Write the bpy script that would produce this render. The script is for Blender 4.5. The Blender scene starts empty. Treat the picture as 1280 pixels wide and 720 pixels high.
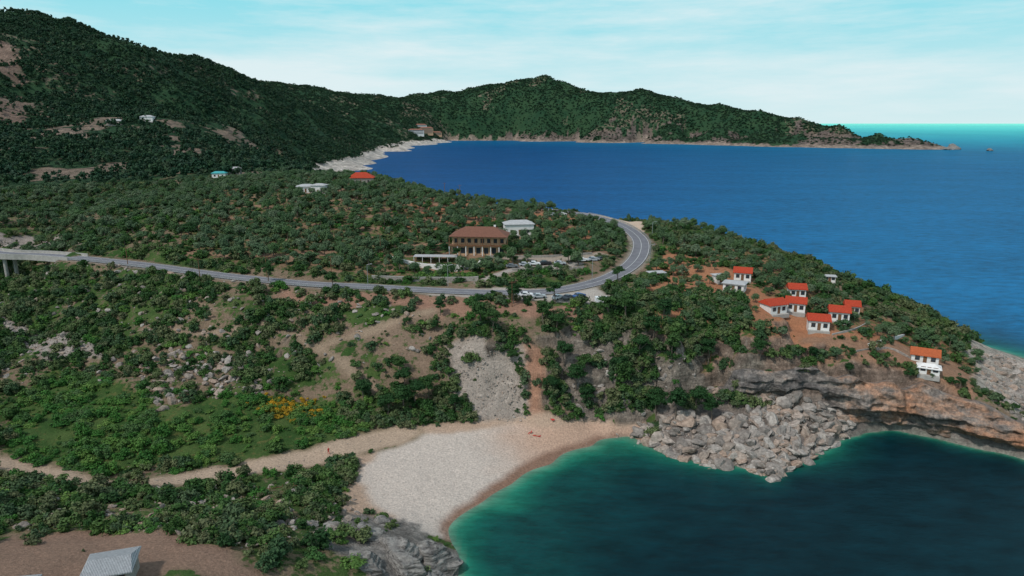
import bpy, bmesh, math, random
import numpy as np
from mathutils import Vector, Matrix, noise as mnoise
random.seed(7); rng=np.random.default_rng(11)
sc=bpy.context.scene
F=853.0; CH=80.0; PIT=math.radians(13.6); SP=math.sin(PIT); CP=math.cos(PIT)

# ------------------------------------------------------------ survey helpers
def ray(px,py):
    x=(px-640)/F; u=(360-py)/F
    return x, CP+u*SP, -SP+u*CP
def S(px,py,z):
    a,b,c=ray(px,py); t=(CH-z)/(-c); return (a*t,b*t,z)
def D(px,py,Y):
    a,b,c=ray(px,py); t=Y/b; return (a*t,Y,CH+c*t)

# ------------------------------------------------------------ noise
def _h(ix,iy,s):
    n=(ix*374761393+iy*668265263+s*974634777)&0xffffffff
    n=((n^(n>>13))*1274126177)&0xffffffff
    n=n^(n>>16)
    return (n&0xffff)/65535.0
def vn(x,y,s=0):
    x=np.asarray(x,float); y=np.asarray(y,float)
    ix=np.floor(x).astype(np.int64); iy=np.floor(y).astype(np.int64)
    fx=x-ix; fy=y-iy; fx=fx*fx*(3-2*fx); fy=fy*fy*(3-2*fy)
    a=_h(ix,iy,s);b=_h(ix+1,iy,s);c=_h(ix,iy+1,s);d=_h(ix+1,iy+1,s)
    return (a*(1-fx)+b*fx)*(1-fy)+(c*(1-fx)+d*fx)*fy
def fbm(x,y,o=4,s=0):
    r=0;a=.5;t=0
    for i in range(o):
        r=r+a*vn(x,y,s+i*17);t+=a;a*=.5;x=x*2.03+3.1;y=y*2.03+7.7
    return r/t
def sstep(a,b,x):
    t=np.clip((x-a)/(b-a),0,1); return t*t*(3-2*t)

# ------------------------------------------------------------ road line
RP=[(-60,308,31),(0,317,30.5),(50,319,30),(100,323,30),(150,328,29.5),(200,334,29.5),(250,341,29),(300,347,28.5),(350,352,28.5),(400,356,28),(450,358,28),(500,361,28),(560,364,28),(620,366,28),(680,365,28),(725,358,28.5),(762,347,29),(788,332,30),(800,316,31),(800,300,32),(786,287,32.5),(765,277,33),(735,269,33.5),(700,264,34),(670,261,34)]
RW=[Vector(S(*p)) for p in RP]
def catmull(P,step=1.0):
    out=[]
    for i in range(len(P)-1):
        p0=P[max(i-1,0)];p1=P[i];p2=P[i+1];p3=P[min(i+2,len(P)-1)]
        n=max(2,int((p2-p1).length/step))
        for k in range(n):
            t=k/n
            out.append(0.5*((2*p1)+(p2-p0)*t+(2*p0-5*p1+4*p2-p3)*t*t+(3*p1-p0-3*p2+p3)*t**3))
    out.append(P[-1]); return out
ROAD=catmull(RW)
for _ in range(6):
    ROAD=[ROAD[0]]+[(ROAD[i-1]+ROAD[i]*2+ROAD[i+1])/4 for i in range(1,len(ROAD)-1)]+[ROAD[-1]]
RA=np.array([tuple(p) for p in ROAD])

# ------------------------------------------------------------ terrain control
C=[]
def s_(l): 
    for p in l: C.append(S(*p))
def d_(l):
    for p in l: C.append(D(*p))
s_(RP[2:])
# beach and cove
s_([(560,662,0),(600,630,0),(640,605,0),(690,580,0),(740,558,0),(785,545,0),(600,560,2),(520,590,2.6),(680,545,1.8),(560,620,1.5),(500,630,2.3),(450,600,3),(480,540,3.5),(560,526,4),(650,521,4),(740,522,3),(440,640,4)])
s_([(572,720,0),(575,700,0),(565,680,0),(620,660,-2.2),(700,620,-2.8),(760,600,-4),(700,700,-4.5),(850,640,-7),(850,720,-8),(1000,650,-9),(1000,720,-10),(1150,600,-9),(1250,620,-9),(1250,720,-10),(930,620,-5),(1090,575,-6),(620,720,-3)])
# boulder coast and cliff foot
s_([(800,553,0),(850,570,0),(900,583,0),(965,597,0),(1000,578,0),(1035,560,0),(1075,545,0),(1120,538,0),(1170,548,0),(1230,563,0),(1280,575,0),(1340,590,0)])
s_([(820,520,4),(870,525,5),(920,530,5),(960,540,5),(1000,525,5),(940,500,8),(1000,500,8),(1050,515,5)])
CT=[(900,450,176),(930,457,174),(1000,453,174),(1060,463,173),(1110,472,172),(1150,480,171),(1200,497,167),(1240,512,163),(1280,532,159),(1330,548,156)]
for px,py,Y in CT[1:]: C.append(D(px,py,Y))
for px,py in [(930,490),(1000,497),(1060,512),(1110,528)]:
    C.append(D(px,py,170.5 if px<1090 else 169.5))
s_([(1000,420,20),(1000,380,24),(930,400,25),(880,360,28),(850,330,30),(1100,440,17),(1060,400,21),(1150,440,13),(1200,450,9),(1240,460,6),(1280,490,4),(1280,455,1.5),(1230,480,8),(930,430,21),(860,400,25),(900,310,30),(850,290,33),(1000,340,25),(960,350,27)])
s_([(900,292,30),(1000,324,24),(1100,368,17.5),(1160,398,13),(1200,425,8.5),(800,276,33)])
# cove slopes
s_([(750,380,27),(690,385,27),(640,385,27),(560,385,26),(500,400,24),(600,425,21),(660,430,20),(500,480,10),(560,480,10),(620,480,10.5),(690,480,11),(750,470,13),(800,400,26),(850,440,20),(850,480,13),(900,480,10),(780,500,8),(850,505,6),(430,440,17),(400,400,23),(400,480,10),(420,520,5)])
s_([(300,400,22),(300,440,16),(300,480,11),(300,370,27),(200,450,14),(200,400,20),(200,360,26),(100,480,10),(100,440,13),(100,400,18),(100,360,24),(0,470,11),(0,420,14),(0,380,17),(30,350,19),(60,420,12.5),(300,520,7),(200,540,7.5),(100,560,7),(350,540,5),(400,565,4),(300,583,4.2),(150,600,5),(60,588,6.5),(0,580,8),(0,530,9),(-100,560,14),(-100,480,14),(-100,400,20)])
# near headland
s_([(0,612,10.5),(100,618,10),(200,614,8.2),(300,608,6.8),(400,604,4.6),(0,660,15),(100,660,15),(200,660,14.5),(300,650,12),(400,640,8),(450,670,7.5),(350,700,13),(420,715,9.5),(500,700,6),(530,680,4),(140,712,18),(0,720,19),(250,715,17),(480,660,5)])
C+= [(-150,60,28),(-60,60,25),(-20,85,6),(-5,85,-2),(-30,60,10),(20,60,-10),(120,60,-14),(-150,100,20),(-220,120,30),(-300,200,50),(-300,60,40)]
# bridge ravine upstream
s_([(20,332,17),(-40,335,20),(30,305,22),(60,300,24),(0,290,28),(100,300,31),(140,310,31)])
# hinterland of the cape
s_([(597,315,33),(560,325,31),(640,320,32),(540,312,33),(620,296,35),(700,330,31),(740,320,31.5),(700,300,33),(620,275,37),(540,275,37),(600,256,38),(660,262,36),(720,285,33.5),(540,248,42),(480,300,34),(480,260,42),(450,330,30.5),(400,300,34),(400,270,40),(300,310,33),(300,280,36),(300,245,43),(200,310,33),(200,280,38),(350,225,47),(400,240,45),(560,345,28.5),(600,345,29),(480,345,29),(370,335,30)])
d_([(100,270,330),(100,240,430),(0,265,400),(0,230,500),(0,180,640),(0,150,760),(0,110,950),(0,60,1150),(0,14,1500),(0,30,1350),(-150,0,1500),(-200,80,1000),(-150,200,520)])
d_([(75,30,1450),(120,55,1350),(150,250,440),(150,200,600),(150,150,800),(150,100,1080),(160,64,1300),(220,220,500),(220,180,700),(220,140,950),(220,100,1250),(225,84,1400)])
d_([(300,200,650),(300,170,900),(300,140,1200),(300,115,1400),(300,99,1550),(360,190,1000),(360,160,1400),(360,130,1700),(350,120,1800),(400,195,1250),(400,168,1600),(420,150,1900)])
d_([(452,224,430),(430,222,440),(500,232,430),(400,219,520),(350,212,560),(480,226,440)])
d_([(400,135,2300),(400,113,3200),(340,105,3000),(280,96,2800),(480,171,2300),(480,152,2700),(480,124,3600),(440,175,2000),(440,150,2400),(530,166,2950),(530,145,3200),(530,121,3800),(505,160,2700),(450,120,3500)])
C+=[(-900,2100,60),(-1000,2400,120),(-1500,1900,150),(-1500,2800,250),(-2200,2000,350),(-2400,3600,350),(-600,600,75),(-450,520,58)]
# hidden outer coast of the cape
C+=[(-285,1080,0),(-260,1000,0),(-200,850,0),(-130,690,0),(-75,580,0),(-20,510,0),(45,450,0),(95,405,0),(125,362,0),(146,320,0),(158,285,0),(166,255,0),(176,235,0),(186,215,0),(188,195,0),(170,170,0)]
C+=[(-200,1000,-14),(-100,850,-14),(0,650,-14),(80,520,-14),(150,430,-14),(190,350,-14),(215,260,-14),(220,200,-12),(190,160,-10),(300,200,-16),(-180,620,34),(-250,800,30),(-330,950,22)]
# white rocky coast
s_([(436,214,0),(452,207,0),(468,200,0),(472,193,0),(495,187,0),(520,182,0),(545,179,0)])
s_([(424,212,9),(440,203,12),(455,196,12),(468,189,12),(495,183,14)])
s_([(470,210,-14),(490,196,-14),(520,188,-14),(560,184,-14),(620,190,-15),(700,195,-15),(500,225,-14),(640,220,-15),(900,200,-15),(1100,210,-15),(1250,195,-15),(900,230,-15),(1300,187,-15),(1240,181,-15)])
# headland
HB=[(560,177),(600,177),(640,177),(720,178),(800,179.5),(860,180.5),(930,182.5),(1000,184),(1060,185.2),(1120,186.3),(1172,187)]
s_([(a,b,0) for a,b in HB]); s_([(a,b+2.6,-14) for a,b in HB])
HR=[(560,116,520),(600,110,560),(645,104,560),(684,95,560),(730,104,520),(800,110,470),(850,119,430),(900,127,400),(950,137,360),(1000,146,310),(1050,155,260),(1100,164,190),(1140,171,120),(1163,177,60)]
def basey(px):
    return np.interp(px,[a for a,b in HB],[S(a,b,0)[1] for a,b in HB])
for px,py,dd in HR:
    yb=basey(px); p=D(px,py+1,yb+dd); C.append(p)
    C.append((p[0]*1.04,p[1]+dd*1.3,max(-12,p[2]*0.05-10)))
    if px<1130: C.append(D(px,(py+ (178 if px<800 else 184))/2+2,yb+dd*0.42))
C+=[(1600,2300,-15),(1500,2700,-15),(1200,3200,-15),(800,4300,-15),(2500,3500,-20),(-300,5200,100),(-1500,5000,250)]
C=np.array(C)
keep=[]
for i in range(len(C)):
    ok=True
    for j in keep:
        if (C[i,0]-C[j,0])**2+(C[i,1]-C[j,1])**2<1.5: ok=False;break
    if ok: keep.append(i)
C=C[keep]
n=len(C); dd=np.sqrt(((C[:,None,:2]-C[None,:,:2])**2).sum(-1)+2.0)
A=np.zeros((n+1,n+1)); A[:n,:n]=dd; A[:n,n]=1;A[n,:n]=1
A[:n,:n]-=np.eye(n)*0.3
W=np.linalg.solve(A,np.append(C[:,2],0))
def rbf(x,y):
    sh=x.shape; x=x.ravel();y=y.ravel(); out=np.empty_like(x)
    for i in range(0,len(x),20000):
        r=np.sqrt((x[i:i+20000,None]-C[None,:,0])**2+(y[i:i+20000,None]-C[None,:,1])**2+2.0)
        out[i:i+20000]=r@W[:n]+W[n]
    return out.reshape(sh)
def height(X,Y):
    z=rbf(X,Y)
    land=np.clip(z/7,0,1)
    dist=np.sqrt(X*X+Y*Y)
    near=np.clip(1-(dist-350)/300,0,1)
    z=z+land*(fbm(X/14,Y/14,4,3)-.5)*3.2*(0.35+0.65*near)
    far=sstep(450,1400,dist)
    rid=1-np.abs(2*fbm(X/260,Y/260,5,9)-1)*2.2
    damp=1-(.6+.32*sstep(700,1000,X))*sstep(200,700,X)*sstep(1500,2000,Y)
    z=z+np.clip(z/60,0,1)*far*(rid-.55)*34*damp
    z=z+np.clip(z/12,0,1)*far*(fbm(X/45,Y/45,3,21)-.5)*12*damp
    zone_=sstep(0,12,X)*(1-sstep(85,95,X))*sstep(160,166,Y)*(1-sstep(196,204,Y))*np.clip((z-5)/3,0,1)*np.clip((25-z)/3,0,1)
    st_=5.0; ph=z/st_+(fbm(X/11,Y/11,3,66)-.5)*2.2; fr_=ph-np.floor(ph); q=(np.floor(ph)+sstep(.55,.95,fr_)-ph)*st_
    z=z+q*.8*zone_
    zv=sstep(-150,-135,X)*(1-sstep(-62,-50,X))*sstep(168,174,Y)*(1-sstep(205,215,Y))
    st_=3.0; ph=z/st_+(fbm(X/9,Y/9,3,67)-.5)*2.0; fr_=ph-np.floor(ph); q=(np.floor(ph)+sstep(.55,.95,fr_)-ph)*st_
    z=z+q*.6*zv
    return z
NX=np.arange(-335,250,1.0); NY=np.arange(56,486,1.0)
GX,GY=np.meshgrid(NX,NY); GZ=height(GX,GY)
fx=GX.ravel();fy=GY.ravel();fd=np.full(fx.shape,1e9);fi=np.zeros(fx.shape,int)
for i in range(0,len(fx),20000):
    q=(fx[i:i+20000,None]-RA[None,:,0])**2+(fy[i:i+20000,None]-RA[None,:,1])**2
    k=q.argmin(1); fi[i:i+20000]=k; fd[i:i+20000]=np.sqrt(q[np.arange(len(k)),k])
rd=fd.reshape(GX.shape); ri=fi.reshape(GX.shape); rz=RA[ri,2]
BR0=int(np.argmin(np.abs(RA[:,0]-S(92,322,30)[0])))
onbr=(ri<BR0)
wr=1-sstep(5.5,11,rd); wr=np.where(onbr,0,wr)
GZ=GZ*(1-wr)+(rz-0.12)*wr
brw=(1-sstep(8,16,rd))*sstep(4,14,BR0-ri)*onbr
GZ=np.minimum(GZ,GZ*(1-brw)+(rz-9)*brw)
ys=[40.0]
while ys[-1]<5400: ys.append(ys[-1]+max(5,min(20,ys[-1]*0.011)))
FY=np.array(ys); FX=np.arange(-2700,1900,9.0)
HX,HY=np.meshgrid(FX,FY); HZ=height(HX,HY)
def bil(gx,gy,Z,x,y):
    i=np.clip(np.searchsorted(gx,x)-1,0,len(gx)-2); j=np.clip(np.searchsorted(gy,y)-1,0,len(gy)-2)
    a=np.clip((x-gx[i])/(gx[i+1]-gx[i]),0,1); b=np.clip((y-gy[j])/(gy[j+1]-gy[j]),0,1)
    return (Z[j,i]*(1-a)+Z[j,i+1]*a)*(1-b)+(Z[j+1,i]*(1-a)+Z[j+1,i+1]*a)*b
def hz(x,y):
    x=np.asarray(x,float);y=np.asarray(y,float)
    inn=(x>NX[0])&(x<NX[-1])&(y>NY[0])&(y<NY[-1])
    return np.where(inn,bil(NX,NY,GZ,x,y),bil(FX,FY,HZ,x,y))
TT=np.concatenate([np.arange(60,700,0.4),np.geomspace(700,6000,3000)])
def hit(px,py,lift=0):
    a,b,c=ray(px,py); x=a*TT;y=b*TT;z=CH+c*TT
    g=np.maximum(hz(x,y),-0.3)
    k=np.argmax(z<=g+lift)
    if not (z<=g+lift).any(): k=len(TT)-1
    return float(x[k]),float(y[k]),float(g[k])
def polyw(pts): return np.array([hit(*p)[:2] for p in pts])
def pip(P,x,y):
    ins=np.zeros(x.shape,bool); m=len(P);j=m-1
    for i in range(m):
        xi,yi=P[i];xj,yj=P[j]
        c=((yi>y)!=(yj>y))&(x<(xj-xi)*(y-yi)/((yj-yi)+1e-12)+xi); ins^=c; j=i
    return ins
JX=GX+(fbm(GX/6,GY/6,3,40)-.5)*10; JY=GY+(fbm(GX/6,GY/6,3,50)-.5)*10
def zone(pts,jit=True):
    P=polyw(pts); return pip(P,JX if jit else GX,JY if jit else GY)
def strip(pts,w):
    P=polyw(pts); best=np.full(GX.shape,1e9)
    for i in range(len(P)-1):
        a=P[i];b=P[i+1];ab=b-a
        t=np.clip(((GX-a[0])*ab[0]+(GY-a[1])*ab[1])/(ab@ab+1e-9),0,1)
        best=np.minimum(best,np.hypot(GX-a[0]-t*ab[0],GY-a[1]-t*ab[1]))
    return best+(fbm(GX/4,GY/4,2,60)-.5)*2<w
# ------------------------------------------------------------ paint zones
gy_,gx_=np.gradient(GZ); slope=np.hypot(gx_,gy_)
col=np.zeros(GX.shape+(3,)); veg=np.zeros(GX.shape); rock=np.zeros(GX.shape); dens=np.ones(GX.shape)
def setc(m,c,v=None,r=None,d=None):
    col[m]=c
    if v is not None: veg[m]=v
    if r is not None: rock[m]=r
    if d is not None: dens[m]=d
bn=fbm(GX/18,GY/18,4,5)
setc(np.ones(GX.shape,bool),(.135,.105,.068),.74,.1,1.15)
setc(bn>.56,(.20,.145,.10),.56,.2,.85)
setc(bn<.42,(.085,.085,.042),.88,.05,1.6)
valley=zone([(20,560),(25,500),(70,455),(130,470),(190,505),(300,500),(400,500),(470,520),(450,545),(380,562),(280,578),(120,592),(50,585)])
setc(valley,(.10,.105,.035),.80,0,1.0)
terr=zone([(230,320),(220,240),(330,225),(560,245),(760,280),(770,320),(700,345),(480,350),(380,338)])
setc(terr,(.19,.12,.075),.64,0,.48)
terr2=zone([(520,300),(500,262),(600,252),(700,268),(760,290),(740,300),(640,290),(560,290)])
setc(terr2,(.31,.15,.085),.44,0,.32)
tl=(np.sin((GZ+(fbm(GX/20,GY/20,2,88)-.5)*3)*2.4)>.75)&(terr|terr2)
col[tl]=(.25,.16,.105); veg[tl]=.35
cape=zone([(790,390),(800,350),(835,310),(860,295),(960,320),(1080,385),(1200,440),(1240,470),(1180,482),(1060,465),(930,455),(840,430),(790,410)])
setc(cape,(.25,.135,.08),.62,0,.5)
cape2=zone([(800,372),(822,318),(870,322),(960,372),(1040,410),(1160,440),(1180,462),(1100,455),(1000,440),(900,400),(830,395)])
setc(cape2,(.33,.155,.085),.36,0,.2)
edge=zone([(1010,425),(1180,445),(1230,475),(1215,500),(1060,468),(1000,452)])
setc(edge,(.31,.18,.115),.35,.3,.2)
red1=zone([(350,372),(420,365),(560,372),(700,380),(800,388),(790,398),(650,398),(560,392),(430,384),(360,385)])
setc(red1,(.29,.17,.12),.35,.2,.5)
brs=zone([(380,385),(560,392),(570,430),(540,470),(480,450),(420,420)])
setc(brs&(bn>.46),(.225,.16,.115),.5,.2,.75)
tip=zone([(1205,430),(1240,432),(1290,455),(1300,545),(1250,515),(1225,480)])
setc(tip,(.48,.43,.37),0,.9,.0)
scree=zone([(556,432),(600,420),(644,436),(664,526),(585,528),(566,480)])
setc(scree,(.37,.315,.27),.16,.4,.06)
gul=zone([(652,436),(672,448),(688,526),(657,526)],True)
setc(gul,(.38,.21,.14),.08,.4,.03)
ccl=zone([(690,430),(740,400),(850,425),(930,455),(930,500),(850,520),(760,515),(700,500)])
setc(ccl&(bn>.40),(.29,.245,.205),.28,.9,.55)
stream=zone([(-20,398),(40,405),(110,428),(135,445),(60,446),(20,428)])
setc(stream,(.36,.32,.285),.2,.5,.3)
stream2=zone([(-10,292),(60,292),(110,305),(60,312),(0,310)])
setc(stream2,(.36,.31,.275),.25,.5,.3)
for p,w in [([(540,388),(470,412),(395,436)],1.2),([(395,436),(430,455),(470,488)],1.3),([(180,412),(260,418),(330,408),(395,436)],1.0)]:
    setc(strip(p,w),(.28,.21,.15),.0,0,.0)
st=(slope>1.25)&(GZ>1.5)&~scree&~gul
setc(st,(.27,.23,.19),.25,1,.45)
capecliff=(slope>.95)&(GX>68)&(GY<185)&(GZ>1)
setc(capecliff,(.29,.215,.17),.0,1,.02)
low=(GX>38)&(GZ<7)&(GY<176)
setc(low,(.22,.19,.17),0,.6,0)
beach=zone([(430,620),(445,580),(440,558),(480,540),(520,531),(650,524),(760,525),(792,542),(745,566),(640,612),(562,672),(500,660),(430,645)],False)
beach=beach|((GX>-22)&(GX<36)&(GY>118)&(GY<172)&(GZ<2.6))
setc(beach,(.51,.445,.39),0,0,0)
bt=sstep(2,16,(GX+13)*0.62+(GY-150)*0.15+(fbm(GX/5,GY/5,3,81)-.5)*5)[...,None]
col=np.where(beach[...,None],col*(1-bt)+np.array([.45,.305,.225])*bt,col)
bk=beach&(GZ>2.9); col[bk]=(.40,.29,.215)
PTH=[(505,540),(440,558),(400,572),(330,583),(240,598),(150,604),(60,592),(0,580),(-60,580)]
setc(strip(PTH,5.2),(.19,.15,.095),.5,.1,.12)
path=strip(PTH,3.0)
setc(path,(.38,.285,.21),.0,.0,0)
setc(strip(PTH[:5],4.0),(.41,.31,.23),.0,.0,0)
wet=(beach&(GZ<.5)); setc(wet,(.23,.14,.10),0,0,0)
fg=zone([(-30,618),(200,620),(400,608),(460,640),(500,670),(480,730),(-30,730)])
setc(fg&(bn>.40)&~valley&~path,(.20,.155,.095),.68,.2,.9)
dirt=zone([(-20,668),(60,662),(180,668),(310,695),(325,735),(-20,740)])
setc(dirt,(.23,.15,.11),.12,.05,.03)
lime=zone([(400,655),(450,645),(520,660),(575,690),(580,735),(470,735),(430,690)])
setc(lime,(.25,.235,.215),.2,.8,.14)
park=zone([(505,362),(640,360),(745,360),(775,372),(740,382),(640,374),(540,370)],False)
setc(park,(.40,.365,.325),0,0,0)
drive=strip([(600,352),(640,338),(660,334),(720,330)],2.2); setc(drive,(.33,.30,.27),0,0,0)
yard=strip([(640,322),(700,324),(750,320)],3.4); setc(yard,(.32,.27,.22),.15,0,.1)
lay=zone([(700,262),(740,264),(790,276),(806,290),(796,292),(770,276),(730,270)],False); setc(lay,(.5,.39,.30),0,0,0)
roadm=(rd<6.0)&~onbr; dens[(rd<6.0)]=0; veg[roadm]*=.6
sh=roadm&(rd<4.4); col[sh]=(.28,.25,.21)
sea=GZ<0.3; dens[sea]=0
setc(sea&(GZ<-.2),(.30,.32,.26),0,.2,0)
col=(col*2+np.roll(col,1,0)+np.roll(col,-1,0)+np.roll(col,1,1)+np.roll(col,-1,1))/6

# ------------------------------------------------------------ materials
def mat(name): 
    m=bpy.data.materials.new(name); m.use_nodes=True; nt=m.node_tree
    for x in list(nt.nodes): nt.nodes.remove(x)
    o=nt.nodes.new('ShaderNodeOutputMaterial'); b=nt.nodes.new('ShaderNodeBsdfPrincipled'); nt.links.new(b.outputs[0],o.inputs[0])
    b.inputs['Roughness'].default_value=.85; b.inputs['Specular IOR Level'].default_value=.2
    return m,nt,b,o
def N(nt,t,**k):
    x=nt.nodes.new(t)
    for a,v in k.items(): setattr(x,a,v)
    return x
def noise(nt,scale,detail=4,rough=.55,vec=None):
    x=N(nt,'ShaderNodeTexNoise'); x.inputs['Scale'].default_value=scale; x.inputs['Detail'].default_value=detail; x.inputs['Roughness'].default_value=rough
    if vec: nt.links.new(vec,x.inputs['Vector'])
    return x.outputs['Fac']
def mrange(nt,v,a,b,c,d):
    x=N(nt,'ShaderNodeMapRange'); 
    if hasattr(v,'links'): nt.links.new(v,x.inputs[0])
    for i,q in zip((1,2,3,4),(a,b,c,d)):
        if hasattr(q,'links'): nt.links.new(q,x.inputs[i])
        else: x.inputs[i].default_value=q
    return x.outputs[0]
def mixc(nt,f,a,b,mode='MIX'):
    x=N(nt,'ShaderNodeMix',data_type='RGBA',blend_type=mode)
    for s,q in ((0,f),(6,a),(7,b)):
        if hasattr(q,'links'): nt.links.new(q,x.inputs[s])
        elif s==0: x.inputs[0].default_value=q
        else: x.inputs[s].default_value=(*q,1)
    return x.outputs[2]
def mth(nt,op,a,b=None,c=None):
    x=N(nt,'ShaderNodeMath',operation=op)
    for i,q in enumerate((a,b,c)):
        if q is None: continue
        if hasattr(q,'links'): nt.links.new(q,x.inputs[i])
        else: x.inputs[i].default_value=q
    return x.outputs[0]
def mapped(nt,vec,scale,rot=(0,0,0)):
    mp=N(nt,'ShaderNodeMapping'); mp.inputs['Scale'].default_value=scale; mp.inputs['Rotation'].default_value=rot; nt.links.new(vec,mp.inputs[0]); return mp.outputs[0]
def terrain_mat(name,k,g1,g2):
    m,nt,b,o=mat(name)
    pos=N(nt,'ShaderNodeNewGeometry').outputs['Position']
    c=N(nt,'ShaderNodeAttribute',attribute_name='Col').outputs['Color']
    v=N(nt,'ShaderNodeAttribute',attribute_name='veg').outputs['Fac']
    r=N(nt,'ShaderNodeAttribute',attribute_name='rock').outputs['Fac']
    n1=noise(nt,.45/k,8,.68,pos); n2=noise(nt,.12/k,4,.5,pos); n3=noise(nt,2.2/k,6,.7,pos)
    th=mrange(nt,v,0,1,.85,.28); dlt=mth(nt,'SUBTRACT',n1,th); gm=mrange(nt,dlt,-.03,.06,0,1)
    green=mixc(nt,mrange(nt,n2,.35,.65,0,1),g1,g2)
    cc=mixc(nt,gm,c,green)
    rn=noise(nt,.5/k,9,.72,mapped(nt,pos,(1,1,.5),(.25,.15,.3))); rn2=noise(nt,.25/k,7,.7,mapped(nt,pos,(.5,.5,3.5),(.12,.05,0)))
    crack=mth(nt,'MULTIPLY',mrange(nt,rn,.38,.60,.45,1.2),mrange(nt,rn2,.38,.60,.6,1.15))
    cr=mixc(nt,r,(1,1,1),mixc(nt,1,crack,(1,1,1),'MULTIPLY'))
    cc=mixc(nt,1,cc,cr,'MULTIPLY')
    cc=mixc(nt,1,cc,mixc(nt,mrange(nt,n3,.25,.75,0,1),(.55,.55,.55),(1.4,1.38,1.35)),'MULTIPLY')
    nt.links.new(cc,b.inputs['Base Color'])
    bp=N(nt,'ShaderNodeBump'); bp.inputs['Strength'].default_value=.8; bp.inputs['Distance'].default_value=.5*k
    hh=mth(nt,'ADD',mth(nt,'MULTIPLY',n1,1.2),mth(nt,'ADD',mth(nt,'MULTIPLY',n3,.5),mth(nt,'MULTIPLY',mth(nt,'MULTIPLY',crack,r),1.6)))
    nt.links.new(hh,bp.inputs['Height']); nt.links.new(bp.outputs[0],b.inputs['Normal'])
    b.inputs['Roughness'].default_value=.95; b.inputs['Specular IOR Level'].default_value=.1
    return m
M_near=terrain_mat('ground_near',1,(.032,.072,.018),(.07,.108,.032))
M_far=terrain_mat('ground_hills',7,(.016,.048,.024),(.032,.070,.032))
def flatmat(name,c,rough=.8,var=.25,scale=3,metal=0,spec=.3):
    m,nt,b,o=mat(name); tc=N(nt,'ShaderNodeTexCoord').outputs['Object']
    nn=noise(nt,scale,5,.6,tc)
    f=mrange(nt,nn,.3,.7,1-var,1+var)
    cc=mixc(nt,1,c,f,'MULTIPLY'); nt.links.new(cc,b.inputs['Base Color'])
    b.inputs['Roughness'].default_value=rough; b.inputs['Metallic'].default_value=metal; b.inputs['Specular IOR Level'].default_value=spec
    return m
def leafmat(name,cols,gain=1.0):
    cols=[tuple(q*gain for q in c) for c in cols]
    m,nt,b,o=mat(name)
    rnd=N(nt,'ShaderNodeObjectInfo').outputs['Random']
    rp=N(nt,'ShaderNodeValToRGB'); el=rp.color_ramp.elements
    el[0].color=(*cols[0],1); el[1].color=(*cols[-1],1)
    for i,c in enumerate(cols[1:-1]): e=el.new((i+1)/(len(cols)-1)); e.color=(*c,1)
    nt.links.new(rnd,rp.inputs[0])
    tc=N(nt,'ShaderNodeTexCoord').outputs['Object']
    nn=noise(nt,3.0,3,.6,tc)
    cc=mixc(nt,1,rp.outputs[0],mrange(nt,nn,.3,.7,.6,1.45),'MULTIPLY'); nt.links.new(cc,b.inputs['Base Color'])
    b.inputs['Roughness'].default_value=.7; b.inputs['Specular IOR Level'].default_value=.15
    return m
# ------------------------------------------------------------ mesh helpers
def link(o): sc.collection.objects.link(o); return o
def mkmesh(name,V,Fc,mats=(),mi=None,smooth=False):
    me=bpy.data.meshes.new(name); me.from_pydata([tuple(v) for v in V],[],Fc)
    for m in mats: me.materials.append(m)
    if mi is not None: me.polygons.foreach_set('material_index',mi)
    if smooth: me.polygons.foreach_set('use_smooth',[True]*len(me.polygons))
    me.update(); return me
def grid_obj(name,X,Y,Z,m,attrs,maskf=None):
    ny,nx=X.shape; V=np.stack([X,Y,Z],-1).reshape(-1,3)
    i=np.arange(nx*ny).reshape(ny,nx); q=np.stack([i[:-1,:-1],i[:-1,1:],i[1:,1:],i[1:,:-1]],-1).reshape(-1,4)
    if maskf is not None: q=q[maskf.reshape(-1)]
    me=bpy.data.meshes.new(name); me.vertices.add(len(V)); me.vertices.foreach_set('co',V.ravel())
    me.loops.add(len(q)*4); me.loops.foreach_set('vertex_index',q.ravel().astype(np.int32))
    me.polygons.add(len(q)); me.polygons.foreach_set('loop_start',np.arange(0,len(q)*4,4,dtype=np.int32)); me.polygons.foreach_set('loop_total',np.full(len(q),4,dtype=np.int32))
    me.update(calc_edges=True); me.polygons.foreach_set('use_smooth',np.ones(len(q),bool))
    for nm,a in attrs.items():
        if a.ndim==3:
            at=me.color_attributes.new(nm,'FLOAT_COLOR','POINT'); c=np.ones((len(V),4)); c[:,:3]=a.reshape(-1,3); at.data.foreach_set('color',c.ravel())
        else:
            at=me.attributes.new(nm,'FLOAT','POINT'); at.data.foreach_set('value',a.ravel().astype(np.float32))
    me.materials.append(m); o=bpy.data.objects.new(name,me); link(o); return o
rk=np.clip(rock,0,1)*np.clip(GZ/3,0,1)*(slope>.6)
amp=rk*3.4
DX=(fbm(GX/5+GZ/4,GY/5-GZ/5,4,91)-.5)*amp; DY=(fbm(GX/4-GZ/3,GY/5+GZ/3,4,95)-.5)*amp*1.4
DZ=(fbm(GX/3,GY/3,4,99)-.5)*rk*1.6
terrain=grid_obj('ground',GX+DX,GY+DY,GZ+DZ,M_near,{'Col':col,'veg':veg,'rock':rock})
fc=np.zeros(HX.shape+(3,)); fv=np.full(HX.shape,.94); fr=np.zeros(HX.shape)
fn=fbm(HX/120,HY/120,5,31); fc[:]=(.08,.075,.045); 
m=(fn>.62); fc[m]=(.16,.13,.095); fv[m]=.7
m=(HZ<22+ (fn-.5)*90)&(HY>1800)&(HX>-150); fc[m]=(.21,.165,.14); fv[m]=.38; fr[m]=1
m=(HZ<40+(fn-.5)*220)&(HY>1800)&(HX>-100)&(fbm(HX/30,HY/30,3,44)>.55); fc[m]=(.17,.135,.12); fv[m]=.5; fr[m]=.9
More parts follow.
